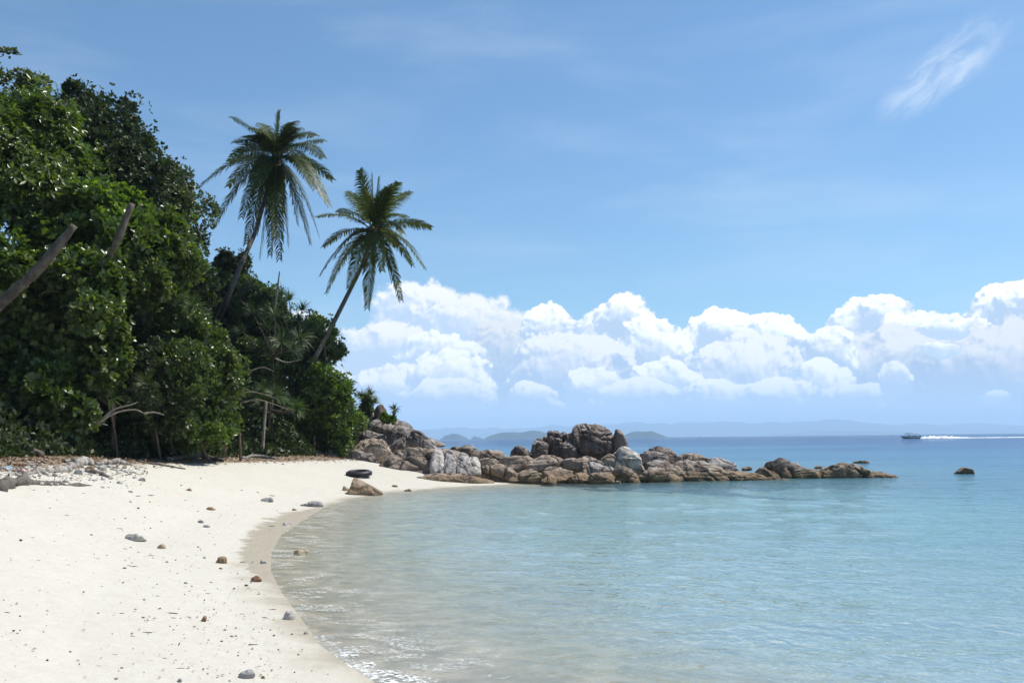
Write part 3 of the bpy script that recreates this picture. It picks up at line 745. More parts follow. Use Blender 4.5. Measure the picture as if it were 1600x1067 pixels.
MAT['leaf_dark'] = mat_leaf('leaf_dark', (0.020, 0.033, 0.013), (0.055, 0.078, 0.026), .22, .5, spec=.35)
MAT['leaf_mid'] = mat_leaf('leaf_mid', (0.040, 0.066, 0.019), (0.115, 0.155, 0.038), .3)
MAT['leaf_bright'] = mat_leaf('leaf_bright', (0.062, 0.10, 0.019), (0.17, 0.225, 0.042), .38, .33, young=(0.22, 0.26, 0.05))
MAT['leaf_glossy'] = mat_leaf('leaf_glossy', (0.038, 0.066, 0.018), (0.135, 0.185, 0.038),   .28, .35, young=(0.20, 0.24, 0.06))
MAT['leaf_olive'] = mat_leaf('leaf_olive', (0.05, 0.07, 0.025), (0.125, 0.145, 0.05), .25, .4)
MAT['leaf_pandan'] = mat_leaf('leaf_pandan', (0.035, 0.065, 0.022), (0.10, 0.14, 0.045), .2, .45, spec=.25, young=(0.26, 0.20, 0.09))
MAT['leaf_palm'] = mat_leaf('leaf_palm', (0.036, 0.054, 0.015), (0.13, 0.155, 0.040), .2, .45, spec=.14)
MAT['leaf_dry'] = mat_leaf('leaf_dry', (0.13, 0.085, 0.045), (0.28, 0.21, 0.12), .2, .6)

def mat_bark(name, c1, c2, rings=0.0, band=6.0):
    t = new_mat(name); p = t.geo('Position')
    n = t.noise(t.v('MULTIPLY', p, (1, 1, 0.4)), 7, 6, 0.65)
    col = t.mix(t.step(n, 0.35, 0.65), c1, c2)
    col = t.mul(col, t.ramp(t.noise(p, 50, 3, 0.7), [(0.3, (0.65, 0.65, 0.65)), (0.6, (1.05, 1.05, 1.05))]))
    h = n
    if rings:
        a = t.attr('ring'); sw = t.m('ABSOLUTE', t.m('SINE', t.m('MULTIPLY', a, band)))
        col = t.mul(col, t.ramp(sw, [(0.0, (1 - rings,) * 3), (0.4, (1, 1, 1))])); h = t.m('ADD', n, sw)
    return surf(t, principled(t, col, 0.85, t.bump(h, 0.7, 0.03), spec=0.2))
MAT['bark'] = mat_bark('bark', (0.10, 0.075, 0.055), (0.20, 0.16, 0.125))
MAT['bark_pale'] = mat_bark('bark_pale', (0.26, 0.215, 0.165), (0.42, 0.36, 0.29))
MAT['palm_bark'] = mat_bark('palm_bark', (0.10, 0.082, 0.068), (0.19, 0.16, 0.13), .35, 26)
MAT['driftwood'] = mat_bark('driftwood', (0.15, 0.125, 0.105), (0.40, 0.365, 0.325))
MAT['driftwood_dark'] = mat_bark('driftwood_dark', (0.09, 0.075, 0.062), (0.19, 0.165, 0.14))

def norm(a): return a / (np.linalg.norm(a, axis=-1, keepdims=True) + 1e-9)
def leaf_mesh(c, d, n, L, W, rich=False):
    """c base points, d leaf axes, n leaf normals (N,3), L, W (N,)"""
    d = norm(d); s_ = norm(np.cross(d, n)); n = norm(np.cross(s_, d)); N = len(c)
    L = L[:, None]; W = W[:, None]
    if rich:
        vs = [c, c + d * L * .35 + s_ * W * .42 + n * W * .12, c + d * L * .35 - s_ * W * .42 + n * W * .12,
              c + d * L * .78 + s_ * W * .45 + n * W * .10, c + d * L * .78 - s_ * W * .45 + n * W * .10, c + d * L - n * L * .08, c + d * L * .55 - n * W * .02]
        f = [(0, 1, 6), (0, 6, 2), (1, 3, 6), (2, 6, 4), (3, 5, 6), (4, 6, 5)]
    else:
        vs = [c, c + d * L * .55 + s_ * W * .5 + n * W * .1, c + d * L - n * L * .06, c + d * L * .55 - s_ * W * .5 + n * W * .1]
        f = [(0, 1, 2), (0, 2, 3)]
    k = len(vs); V = np.stack(vs, 1).reshape(-1, 3)
    Fc = (np.arange(N)[:, None, None] * k + np.array(f)[None]).reshape(-1, 3)
    return V, Fc, k
def sph(rs, n, up=0.0):
    d = rs.normal(size=(n, 3)); d[:, 2] += up; return norm(d)
def tufts(rs, C, A, k, L, W, rich=False, open_=1.0, droop=0.0):
    """k leaves around every tuft centre C with axis A"""
    n = len(C)
    C = np.repeat(C, k, 0); A = np.repeat(A, k, 0)
    r = norm(np.cross(A, rs.normal(size=(n * k, 3))))
    d = norm(A * (0.55 + 0.5 * rs.rand(n * k, 1)) + r * open_ * (0.7 + 0.5 * rs.rand(n * k, 1))); d[:, 2] -= droop * rs.rand(n * k)
    d = norm(d)
    nn = norm(A - d * (A * d).sum(1, keepdims=True) + 0.25 * rs.normal(size=(n * k, 3)))
    ll = L * (0.65 + 0.6 * rs.rand(n * k)); ww = W * (0.7 + 0.5 * rs.rand(n * k))
    V, Fc, kk = leaf_mesh(C + r * L * 0.12, d, nn, ll, ww, rich)
    base = np.repeat(rs.rand(n), k) * .6 + rs.rand(n * k) * .4
    return V, Fc, np.repeat(base, kk)

def crown(rs, C, Rd, nclump, ntuft, k, L, W, rich=False, droop=0.0, up=0.5, cs=(0.16, 0.40), hollow=0.45):
    C = np.asarray(C, float); Rd = np.asarray(Rd, float); nclump = int(nclump * 1.5)
    cc = sph(rs, nclump, 0.25) * (rs.uniform(hollow * .7, 0.92, size=(nclump, 1))) * Rd + C
    cr = rs.uniform(*cs, size=(nclump, 1)) * (Rd * 0.5 + Rd.mean() * 0.5)
    n0 = int(ntuft * 1.75)
    w = cr.mean(1) ** 2; idx = rs.choice(nclump, n0, p=w / w.sum())
    d = sph(rs, n0, up)
    q = rs.rand(n0)
    rad = np.where(q < .70, rs.uniform(.72, 1.12, n0), np.where(q < .86, rs.uniform(.3, .9, n0), rs.uniform(1.0, 1.55, n0)))[:, None]
    pos = cc[idx] + d * cr[idx] * rad
    pos = pos + 0.38 * cr[idx] * np.stack([vnoise(pos * 1.5 + i * 9.1, 3 + i) for i in range(3)], 1)
    gap = vnoise(pos * 2.1 + 5.5, 61) + .6 * vnoise(pos * 4.7, 62)
    kp = np.argsort(-(gap + .55 * rs.rand(n0)))[:ntuft]; pos, d, idx = pos[kp], d[kp], idx[kp]
    A = norm(d * .8 + norm(pos - C) * .4 + np.array([0, 0, .35]) + .55 * rs.normal(size=(ntuft, 3)))
    V, Fc, T = tufts(rs, pos, A, k, L, W, rich, droop=droop)
    return V, Fc, T, cc

def limbs(rs, base, C, cc, r0, nl=6, bend=.15):
    base = np.asarray(base, float); C = np.asarray(C, float)
    mid = (base + C) / 2 + rs.normal(size=3) * bend * np.linalg.norm(C - base)
    ps = [tube(curve([base - [0, 0, .3], mid, C], 9), [r0, r0 * .75, r0 * .5], 8)]
    tr = curve([base, mid, C], 12)
    lm = []
    for q in cc[:nl]:
        s0 = tr[rs.randint(6, 12)]
        m = (s0 + q) / 2 + rs.normal(size=3) * .12 * np.linalg.norm(q - s0) + [0, 0, -.05]
        lm.append(tube(curve([s0, m, q, q + (q - C) * .25], 8), [r0 * .42, r0 * .25, r0 * .08], 6))
    return ps, lm

_tseed = [100]
def far_of(Y): return Y if Y >= 37 else 29 + (Y - 21) * .5
def broadleaf(name, label, cat, box, Y, dr, nclump, ntuft, k, L, W, mat, rich=False, droop=0.0, up=0.5, base=None, r0=.14, group=None, cs=(.16, .40), nl=7, bark='bark', hollow=.45):
    _tseed[0] += 1; rs = np.random.RandomState(_tseed[0])
    u0, u1, v0, v1 = box; kY = far_of(Y) / Y; Y *= kY; L *= kY; W *= kY; dr *= kY
    a = P((u0 + u1) / 2, (v0 + v1) / 2, Y)
    Rx = (u1 - u0) / 2 / F * Y * 1.03; Rz = (v1 - v0) / 2 / F * Y * 1.03; Ry = dr
    if base is None: bx, by = a[0] + rs.uniform(-.3, .3) * Rx, a[1] + rs.uniform(.35, .7) * Ry + (.6 if 'bush' in name else 0)
    else: bx, by = P(base, 600, Y)[:2]
    b = np.array([bx, by, zh1(bx, by)])
    if b[2] > a[2]: b[2] = a[2] - Rz * .9
    V, Fc, T, cc = crown(rs, a, (Rx, Ry, Rz), nclump, ntuft, k, L, W, rich, droop, up, cs, hollow)
    keep = None
    o = thing(name, b, label, cat, group)
    part('crown', V, Fc, MAT[mat], o, smooth=False, attrs={'tint': T})
    tr, lm = limbs(rs, b, a - [0, 0, Rz * .3], cc, r0, nl)
    v, f = join(tr); part('trunk', v, f, MAT[bark], o)
    if lm:
        v, f = join(lm); part('branches', v, f, MAT[bark], o)
    return o

GH = 'forest trees and bushes on the slope'
T_ = lambda *a, **k: broadleaf('forest_tree', *a, group=GH, **k)
B_ = lambda *a, **k: broadleaf('beach_bush', *a, group=GH, **{'r0': .07, **k})
# far and high first
T_('sparse twiggy tree reaching highest at the left edge of the photo', 'tree', (-30, 74, 74, 250), 35, 1.6, 14, 620, 6, .20, .12, 'leaf_olive', base=22, r0=.12, cs=(.14, .26), nl=12, bark='bark', hollow=.6)
T_('high forest tree left of the frame edge behind the sparse one', 'tree', (-260, 0, 60, 420), 36, 3.0, 26, 6500, 6, .22, .13, 'leaf_dark')
T_('dark small-leaved tree whose rounded top steps down right of the sparse tree', 'tree', (40, 232, 142, 330), 38, 2.8, 26, 8500, 6, .17, .10, 'leaf_dark')
T_('low dark tree joining the sparse top tree to the rounded dark one', 'tree', (-20, 120, 165, 330), 37, 2.4, 20, 5200, 6, .18, .11, 'leaf_dark')
T_('very dark tree with an uneven right edge in front of the sky', 'tree', (120, 268, 200, 400), 36, 2.6, 24, 6500, 6, .16, .10, 'leaf_dark')
T_('grey-green tree with layered branches ending the ridge on the right', 'tree', (196, 322, 262, 440), 41, 2.6, 24, 7500, 6, .17, .10, 'leaf_olive')
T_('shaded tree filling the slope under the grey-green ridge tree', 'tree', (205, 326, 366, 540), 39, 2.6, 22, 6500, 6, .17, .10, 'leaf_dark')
T_('small dark round tree beside the trunk of the taller palm', 'tree', (326, 388, 390, 475), 49, 1.1, 10, 2600, 6, .16, .08, 'leaf_dark')
T_('rounded mid-green tree filling the saddle behind the trunk of the taller palm', 'tree', (300, 408, 412, 520), 49.5, 1.6, 18, 5200, 6, .16, .085, 'leaf_mid')
T_('feathery mid-green tree below the crown of the taller palm', 'tree', (300, 436, 440, 580), 48, 2.2, 24, 8500, 6, .17, .09, 'leaf_mid')
T_('tree with light green tips near the white pole on the ridge', 'tree', (385, 472, 452, 585), 48, 1.8, 18, 5200, 6, .17, .08, 'leaf_mid')
T_('dark bushy tree behind the middle of the thicket', 'tree', (160, 340, 460, 640), 35, 2.4, 26, 7500, 6, .16, .09, 'leaf_dark')
# nearer
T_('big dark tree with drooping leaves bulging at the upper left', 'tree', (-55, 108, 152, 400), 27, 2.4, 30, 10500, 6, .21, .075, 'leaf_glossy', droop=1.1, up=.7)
T_('tree outside the left edge in front of the drooping one', 'tree', (-330, -40, 250, 680), 25, 2.8, 28, 7500, 6, .20, .11, 'leaf_mid')
T_('bright yellow-green large-leaved tree behind the two leaning trunks', 'tree', (66, 235, 292, 450), 27.5, 1.9, 26, 6800, 6, .19, .12, 'leaf_bright', rich=True)
T_('mid green leafy tree sloping down right of the second leaning trunk', 'tree', (170, 310, 345, 520), 30, 2.0, 24, 7200, 6, .17, .10, 'leaf_mid')
B_('big glossy sea-lettuce bush with large round leaves at the left edge', 'bush', (-70, 118, 372, 700), 22.5, 1.8, 30, 8000, 7, .17, .10, 'leaf_glossy', rich=True, nl=10)
B_('glossy bush with pale branches right of the biggest glossy one', 'bush', (60, 196, 395, 600), 23.5, 1.6, 24, 6000, 7, .16, .095, 'leaf_glossy', rich=True, nl=10)
B_('low glossy bush hanging its leaf rosettes over the driftwood branch', 'bush', (-30, 150, 560, 702), 21.8, 1.2, 18, 3600, 7, .16, .095, 'leaf_glossy', rich=True, nl=8)
B_('dark shrub mass behind the drooping screw pine', 'bush', (120, 280, 500, 712), 28, 1.5, 22, 5000, 6, .15, .08, 'leaf_dark')
B_('shrub with small shiny leaves in the middle of the thicket', 'bush', (215, 352, 500, 708), 30, 1.6, 24, 8000, 6, .145, .08, 'leaf_mid', nl=10)
B_('leafy shrub just left of the dark hollow under the trees', 'bush', (292, 380, 520, 706), 33, 1.3, 16, 5200, 6, .15, .085, 'leaf_mid')
B_('low bright shrub at the sand edge left of the thin pale stem', 'bush', (258, 372, 640, 712), 31, 1.0, 12, 2600, 6, .14, .08, 'leaf_bright')
B_('shaded shrub above the dark hollow', 'bush', (350, 470, 530, 650), 44, 1.8, 18, 5600, 6, .16, .085, 'leaf_mid')
B_('dark shrub at the back of the hollow behind the thin pale stem', 'bush', (350, 500, 600, 735), 50, 1.6, 18, 6200, 6, .18, .10, 'leaf_dark')
B_('bright green bush ending the thicket above the round brown boulder', 'bush', (456, 563, 572, 715), 46, 1.9, 26, 10500, 6, .155, .09, 'leaf_bright', nl=8)
B_('dark shrub closing the gap behind the foot of the leaning palm', 'bush', (440, 545, 625, 722), 50.5, 1.6, 16, 6000, 6, .17, .09, 'leaf_dark')
B_('upper right bush around the foot of the leaning palm', 'bush', (425, 528, 508, 610), 47.5, 1.7, 20, 6000, 6, .16, .085, 'leaf_mid')
B_('small shrub clinging to the top of the grey headland rock', 'bush', (560, 590, 618, 660), 50, .5, 6, 700, 6, .15, .07, 'leaf_olive', r0=.04, nl=3)
B_('tuft of low shrub on the headland slope under the spiky plant', 'bush', (592, 622, 648, 667), 49.5, .5, 5, 500, 6, .13, .06, 'leaf_bright', r0=.03, nl=2)

# undergrowth that nobody could count
rs = np.random.RandomState(5)
n = 90000
ux = rs.uniform(-34, 0, n); uy = rs.uniform(16, 62, n); us = shore_dist(ux, uy)
k_ = (us > 7.9) & (us < 26) ; ux, uy, us = ux[k_], uy[k_], us[k_]
uz = z_hill(ux, uy, us) + rs.rand(len(ux)) ** 1.5 * np.clip((us - 7.6) * .8, .12, 1.9)
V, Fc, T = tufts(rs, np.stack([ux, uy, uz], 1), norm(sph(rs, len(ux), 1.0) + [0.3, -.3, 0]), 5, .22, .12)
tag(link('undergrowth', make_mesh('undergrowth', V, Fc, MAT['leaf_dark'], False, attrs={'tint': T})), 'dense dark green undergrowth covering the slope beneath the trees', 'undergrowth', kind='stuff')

# ---- screw pines: rosettes of long strap leaves on crooked stems
def straps(rs, c, axis, n, L, W, seg=5, arch=.9, grav=.55):
    """n strap leaves from point c"""
    A = norm(np.asarray(axis, float)); r = norm(np.cross(np.repeat(A[None], n, 0), rs.normal(size=(n, 3))))
    el = rs.uniform(0.05, 1.0, n)[:, None]
    d = norm(A * (1.15 - el) + r * (.25 + el)); Ls = L * rs.uniform(.65, 1.1, n)[:, None]
    side = norm(np.cross(d, A + 0.01)); V = []
    p = np.repeat(np.asarray(c, float)[None], n, 0) + d * .05
    t = d.copy()
    for i in range(seg + 1):
        w = W * [.8, 1, .85, .62, .35, .04][min(i, 5)]
        V.append(p + side * w / 2); V.append(p - side * w / 2)
        p = p + t * Ls / seg
        t = norm(t + np.array([0, 0, -grav]) * (i + .6) / seg * arch)
    V = np.stack(V, 1); k = V.shape[1]; f = []
    for i in range(seg): f.append((2 * i, 2 * i + 1, 2 * i + 3, 2 * i + 2))
    Fc = (np.arange(n)[:, None, None] * k + np.array(f)[None]).reshape(-1, 4)
    return V.reshape(-1, 3), Fc, np.repeat(rs.rand(n) * .85 + (rs.rand(n) > .93) * .15, k)
def screw_pine(label, heads, Y, L, base_uv, n=34, W=.045, stem=.04, group='screw pines in the thicket', mat='leaf_pandan', name='screw_pine', bark='bark', basez=None):
    _tseed[0] += 1; rs = np.random.RandomState(_tseed[0])
    kY = far_of(Y) / Y; Y *= kY; L *= kY; W *= kY
    b = P(*base_uv, Y); b[2] = zh1(b[0], b[1]) if basez is None else b[2]
    o = thing(name, b, label, 'screw pine', group)
    n = int(n * 2.2); L *= .74; W *= .66; b[1] += 1.2; b[2] = zh1(b[0], b[1]) if basez is None else b[2]; ct = np.mean([P(u, v, Y) for u, v in heads], 0); fork = b * .2 + ct * .8; fork[1] += .2
    ps = [tube(curve([b - [0, 0, .2], (b + fork) / 2 + rs.normal(size=3) * .08, fork], 8), [stem * 1.2, stem], 7)]
    for u, v in heads:
        h = P(u, v, Y + rs.uniform(-.9, .5) * min(1.2, len(heads) * .25))
        ax = norm(norm(h - fork) + np.array([0, -.35, .45]))
        ps.append(tube(curve([fork, (fork + h) / 2 + rs.normal(size=3) * .1 - [0, 0, .08], h], 7), [stem * .8, stem * .6], 6))
        V, Fc, T = straps(rs, h, ax, n, L, W)
        part('leaf_rosette', V, Fc, MAT[mat], o, smooth=False, attrs={'tint': T})
    v, f = join(ps); part('stem', v, f, MAT[bark], o)
    return o
screw_pine('drooping screw pine with long hanging straps above the pale driftwood branch', [(208, 580), (228, 600), (196, 612), (236, 622), (215, 565), (222, 612), (205, 598)], 26.5, .66, (232, 690), n=52, W=.019, mat='leaf_olive')
screw_pine('screw pine with several rosettes against the sky right of the white pole', [(452, 470), (472, 486), (440, 484), (466, 502), (484, 512), (420, 492), (440, 462)], 45.5, .95, (455, 640), n=36)
screw_pine('screw pine whose rosettes stand behind the trunk of the leaning palm', [(505, 515), (520, 525), (492, 520), (508, 540), (526, 560)], 46.5, .8, (505, 650), n=34)
screw_pine('screw pine with wide rosettes in the middle of the ridge thicket', [(395, 490), (420, 515), (440, 535), (380, 520), (455, 545), (410, 545), (430, 495), (468, 530)], 42, 1.05, (415, 660), n=38)
screw_pine('screw pine standing on one thin pale stem over the dark hollow', [(398, 622), (413, 612), (430, 618), (445, 634), (385, 632), (462, 640), (413, 630)], 40.5, .95, (411, 706), n=40, stem=.06)
screw_pine('small screw pine under the left ridge trees beside the taller palm', [(334, 428), (325, 445), (378, 452), (392, 446)], 46.5, .8, (352, 540), n=30)
screw_pine('spiky grey-green screw pine among the glossy bushes', [(262, 470), (285, 458), (300, 480), (275, 492), (310, 500)], 31, .8, (285, 640), n=36, W=.032)
screw_pine('screw pine low in the thicket right of the small shiny-leaved shrub', [(345, 600), (362, 590), (378, 606), (350, 622)], 34, .75, (362, 690), n=34, W=.034)
screw_pine('tufted screw pine perched on the crest of the grey headland rock', [(566, 622), (578, 618), (585, 630), (572, 632)], 50.5, .75, (576, 650), n=30, W=.05)
screw_pine('small solitary spiky plant with a dead skirt on the headland slope', [(617, 640)], 49, .55, (610, 656), n=34, W=.035, stem=.07, basez=1, group=None, bark='bark')
screw_pine('narrow leaved screw pine rising through the lower glossy bush', [(150, 612), (165, 600), (172, 622)], 24, .6, (160, 690), n=34, W=.03)

# ---- coconut palms
def frond(rs, c, tip, arch, L_leaf, n=46, droop=.55, spear=False):
    n = int(n * .9)
    c = np.asarray(c, float); tip = np.asarray(tip, float); D = np.linalg.norm(tip - c)
    hor = tip - c; mid = c + hor * .45 + np.array([0, 0, arch * D])
    t = np.linspace(0, 1, 16)[:, None]
    path = (1 - t) ** 2 * c + 2 * t * (1 - t) * mid + t ** 2 * tip
    ps = tube(path, [.035, .022, .006], 5, cap=False)
    tt = np.linspace(.12, .995, n); i = tt * 15; i0 = np.clip(i.astype(int), 0, 14); f = (i - i0)[:, None]
    p = path[i0] * (1 - f) + path[i0 + 1] * f; tg = norm(path[i0 + 1] - path[i0])
    up = np.array([0, 0, 1.0]); roll = rs.uniform(-.5, .5)
    side = norm(np.cross(tg, up + rs.normal(size=3) * .15)); nrm = norm(np.cross(side, tg)); side = norm(side * math.cos(roll) + nrm * math.sin(roll)); nrm = norm(np.cross(side, tg))
    Lf = L_leaf * np.interp(tt, [0, .15, .4, .75, 1], [.35, .75, 1, .8, .35])[:, None]
    Vs = []; Ts = []
    for sg in (1, -1):
        for dup_ in (0, .5):
            q = p + tg * (dup_ * np.linalg.norm(path[1] - path[0]) * 15 / n)
            spread = .35 if spear else .85
            d = norm(tg * (1.1 if spear else .88) + side * sg * spread + nrm * .22 + rs.normal(size=(n, 3)) * .11 + np.array([0, 0, -.25]) * rs.rand(n, 1))
            w = .048; wv = norm(np.cross(d, nrm)) * w; pts = [q]; x = q; dd = d
            for k in range(3):
                x = x + dd * Lf / 3; pts.append(x); dd = norm(dd + np.array([0, 0, -droop]) * (.4 + .45 * k) * (.8 + .5 * rs.rand(n, 1)))
            V = np.stack([pts[0] + wv * .35, pts[0] - wv * .35, pts[1] + wv * .5, pts[1] - wv * .5, pts[2] + wv * .4, pts[2] - wv * .4, pts[3] + wv * .08, pts[3] - wv * .08], 1)
            Vs.append(V.reshape(-1, 3)); Ts.append(np.repeat(rs.rand(n) * .5 + .5 * (rs.rand()), 8))
    N = n * 4
    Fc = (np.arange(N)[:, None, None] * 8 + np.array([(0, 1, 3, 2), (2, 3, 5, 4), (4, 5, 7, 6)])[None]).reshape(-1, 4)
    V = np.concatenate(Vs); T = np.concatenate(Ts)
    n0 = len(V)
    V = np.concatenate([V, ps[0]]); Fc = np.concatenate([Fc, ps[1] + n0]); T = np.concatenate([T, np.full(len(ps[0]), .9)])
    return V, Fc, T
def palm(label, c_uv, tips, Y, Lnom, trunk_px, trunk_r, extra=0, dry=(), nleaf=46, lf=.62):
    _tseed[0] += 1; rs = np.random.RandomState(_tseed[0])
    c = P(*c_uv, Y)
    pts = [P(u, v, Y - dy) for u, v, dy in trunk_px]
    b = pts[0].copy()
    o = thing('coconut_palm', b, label, 'palm tree', 'coconut palms leaning over the beach')
    path = curve(pts + [c - [0, 0, .1]], 40); ln = np.concatenate([[0], np.cumsum(np.linalg.norm(np.diff(path, axis=0), axis=1))])
    v, f = tube(path, [trunk_r * 1.35, trunk_r, trunk_r * .85, trunk_r * .8], 12)
    part('trunk', v, f, MAT['palm_bark'], o, attrs={'ring': np.concatenate([np.repeat(ln, 12), [ln[0], ln[-1]]])})
    v, f = ico(3); hub = v * np.array([.26, .26, .42]) * (1 + .15 * fbm(v * 3, 3, 4))[:, None] + c
    part('crown_shaft', hub, f, MAT['bark'], o)
    for i, (u, v_, sgn) in enumerate(tips):
        e = P(u, v_, Y); pl = np.linalg.norm(e - c)
        dep = math.sqrt(max(0, (Lnom * rs.uniform(.9, 1.02)) ** 2 - pl ** 2)) * sgn * .8
        e = P(u, v_, Y + dep); spear = sgn == 0
        down = (c[2] - e[2]) / Lnom
        arch = .04 if spear else np.interp(down, [-1, -.3, .2, .7, 1], [.10, .20, .34, .40, .34])
        V, Fc, T = frond(rs, c + rs.normal(size=3) * .06 + [0, 0, .15 if e[2] > c[2] else -.05], e, arch, lf * (.75 if spear else 1), nleaf, .25 if spear else .55, spear)
        part('frond', V, Fc, MAT['leaf_dry' if i in dry else 'leaf_palm'], o, smooth=False, attrs={'tint': T})
    # bunches of young nuts under the crown
    for k in range(7):
        a = k * 2.4; q = c + np.array([math.cos(a) * .34, math.sin(a) * .34, -.28 - .1 * (k % 3)])
        v, f = ico(2); part('coconut', v * np.array([.10, .10, .13]) + q, f, MAT['leaf_olive'], o, attrs={'tint': np.full(len(v), .6)})
    return o
cp1 = lambda x, y: (x / 3.1375 + 300, y / 3.1375 + 160)
tips1 = [(*cp1(*a), s_) for *a, s_ in ((200, 82, 1), (215, 195, -1), (430, 52, 0), (478, 118, 0), (640, 190, 1), (530, 128, -1), (382, 160, 0), (684, 375, 1), (668, 500, -1), (622, 655, 1), (577, 685, -1),
         (430, 765, -1), (385, 745, 1), (330, 760, -1), (268, 690, 1), (245, 560, -1), (115, 602, 1), (52, 400, -1), (185, 290, 1), (470, 700, 1), (515, 590, -1), (180, 410, 1), (320, 640, 1), (560, 300, 1), (410, 660, -1), (600, 420, -1), (240, 240, 1), (300, 130, -1), (340, 105, 1), (560, 150, 1), (600, 165, -1), (505, 95, -1), (300, 430, -1), (250, 170, -1), (640, 270, -1))]
palm('taller coconut palm with a dense dark drooping crown, left of the two palms', cp1(412, 285), tips1, 47, 4.5,
     [(338, 505, .5), (357, 462, 3.0), (378, 410, 2.2), (398, 365, 1), (413, 315, .3)], .118, nleaf=54, lf=.86)
tips2 = [(*cp1(*a), s_) for *a, s_ in ((822, 335, 1), (885, 355, 0), (912, 375, 0), (1068, 440, 1), (1010, 395, -1), (1168, 612, 1), (1140, 812, -1), (1022, 965, 1), (932, 822, -1), (860, 1005, 1), (772, 905, -1),
         (662, 930, 1), (632, 842, -1), (648, 705, 1), (618, 560, -1), (760, 440, 1), (1050, 560, -1), (1032, 640, -1), (1078, 795, 1), (845, 430, -1), (960, 420, -1), (720, 540, 1), (1000, 700, 1), (700, 760, -1), (1110, 740, 1))]
palm('shorter coconut palm with a lighter open crown leaning right towards the bay', cp1(882, 640), tips2, 47, 4.0,
     [(425, 668, -.5), (455, 622, .3), (484, 574, 1.6), (514, 518, 1), (546, 455, 0), (570, 405, 0)], .125, nleaf=50, lf=.72)

# ---- leaning bare trunks, the pole and stems
def bare_trunk(label, pts, Y, r, mat='bark', name='leaning_trunk', cat='tree trunk', group=None, lump=.25):
    k = far_of(Y) / Y; Y *= k; r = [x * k for x in r]
    q = [P(u, v, Y + dy) for u, v, dy in pts]
    v, f = tube(curve(q, 24), r, 12, lump, 3)
    o = link(name, make_mesh(name, v - q[0], f, MAT[mat]), loc=tuple(q[0]))
    return tag(o, label, cat, group)
bare_trunk('thick bare trunk leaning up from the left edge in front of the glossy bushes', [(-70, 560, -2.2), (-10, 487, -2.2), (50, 430, -2.2), (90, 385, -2.1), (116, 352, -2.0)], 20.5, [.12, .11, .10, .09, .07], 'bark', group='leaning bare trunks')
bare_trunk('shorter bare leaning trunk showing between the bright green leaves', [(90, 520, 2), (140, 450, 1.2), (174, 394, -1.4), (207, 318, -1.6)], 25, [.12, .11, .09, .07], 'bark', group='leaning bare trunks')
bare_trunk('thin white dead pole sticking out of the ridge trees between the palms', [(428, 500, 0), (433, 455, 0), (437, 424, 0)], 44.5, [.06, .05, .03], 'bark_pale', 'dead_pole', 'pole', lump=.1)
bare_trunk('thin pale straight stem standing in front of the dark hollow', [(410, 708, 0), (412, 675, 0), (416, 628, 0)], 39.5, [.07, .06, .05], 'bark_pale', 'bare_stem', 'tree stem', lump=.15)
def branch(label, lines, Y, r, mat='bark_pale', name='fallen_branch', group='pale branches at the forest edge', cat='branch'):
    k = far_of(Y) / Y; Y *= k; r *= k
    ps = []; b = P(*lines[0][0][:2], Y)
    for ln in lines:
        q = [P(a[0], a[1], Y + (a[2] if len(a) > 2 else 0)) for a in ln]
        ps.append(tube(curve(q, 14), [r, r * .6, r * .25], 7, .3, 2))
    v, f = join(ps)
    return tag(link(name, make_mesh(name, v - b, f, MAT[mat]), loc=tuple(b)), label, cat, group)
branch('long curving pale branch lying low under the glossy bush and the screw pine', [[(48, 678), (70, 682), (88, 672), (100, 660)], [(100, 660), (135, 658), (168, 664)], [(150, 662), (180, 645), (210, 640), (225, 646)], [(160, 655), (178, 640), (205, 632), (215, 628)], [(225, 646), (240, 644), (256, 648)]], 21.4, .028)
branch('thin grey twig hanging bare high among the glossy leaves', [[(60, 462), (75, 455), (95, 457)]], 21.2, .018)
branch('thin grey twig hanging bare lower right among the glossy leaves', [[(130, 497), (148, 500), (158, 492)]], 21.2, .018)
branch('tangle of thin pale twigs in front of the dark middle shrub', [[(248, 607), (265, 609), (284, 608)], [(262, 596), (275, 602), (286, 606)], [(250, 618), (268, 621), (274, 624)], [(300, 612), (312, 618), (303, 624)]], 28.2, .02)
branch('light dead twigs curving over the dark hollow', [[(372, 618), (390, 612), (412, 616), (430, 622)], [(378, 630), (400, 624), (424, 630), (450, 640)], [(430, 560), (448, 566), (470, 562)], [(390, 580), (410, 574), (428, 580)]], 39, .03)

# ------------------------------------------------------------------ simple materials
def mat_plain(name, c, rough=0.6, var=0.15, scale=8, spec=0.4, bump=0.0):
    t = new_mat(name); p = t.geo('Position'); n = t.noise(p, scale, 4, 0.6)
    col = t.mul(c + (1,), t.ramp(n, [(0.3, (1 - var,) * 3), (0.7, (1 + var * .5,) * 3)]))
    return surf(t, principled(t, col, rough, t.bump(n, bump, 0.02) if bump else None, spec=spec))
MAT['rubber'] = mat_plain('rubber', (0.022, 0.022, 0.024), .55, .3, 12)
MAT['boat_white'] = mat_plain('boat_white', (0.78, 0.79, 0.80), .35, .05)
MAT['boat_dark'] = mat_plain('boat_dark', (0.035, 0.05, 0.075), .4, .1)
MAT['plastic_blue'] = mat_plain('plastic_blue', (0.30, 0.48, 0.62), .4, .1)
MAT['plastic_pink'] = mat_plain('plastic_pink', (0.62, 0.38, 0.36), .5, .15)
MAT['foam_white'] = mat_plain('foam_white', (0.84, 0.85, 0.86), .9, .12, 1.5)
MAT['coral'] = mat_plain('coral', (0.44, 0.42, 0.38), .9, .4, 14, .2, .8)
MAT['stone_grey'] = mat_plain('stone_grey', (0.31, 0.30, 0.29), .85, .35, 11, .25, .8)
MAT['stone_brown'] = mat_plain('stone_brown', (0.25, 0.175, 0.105), .85, .35, 11, .25, .8)
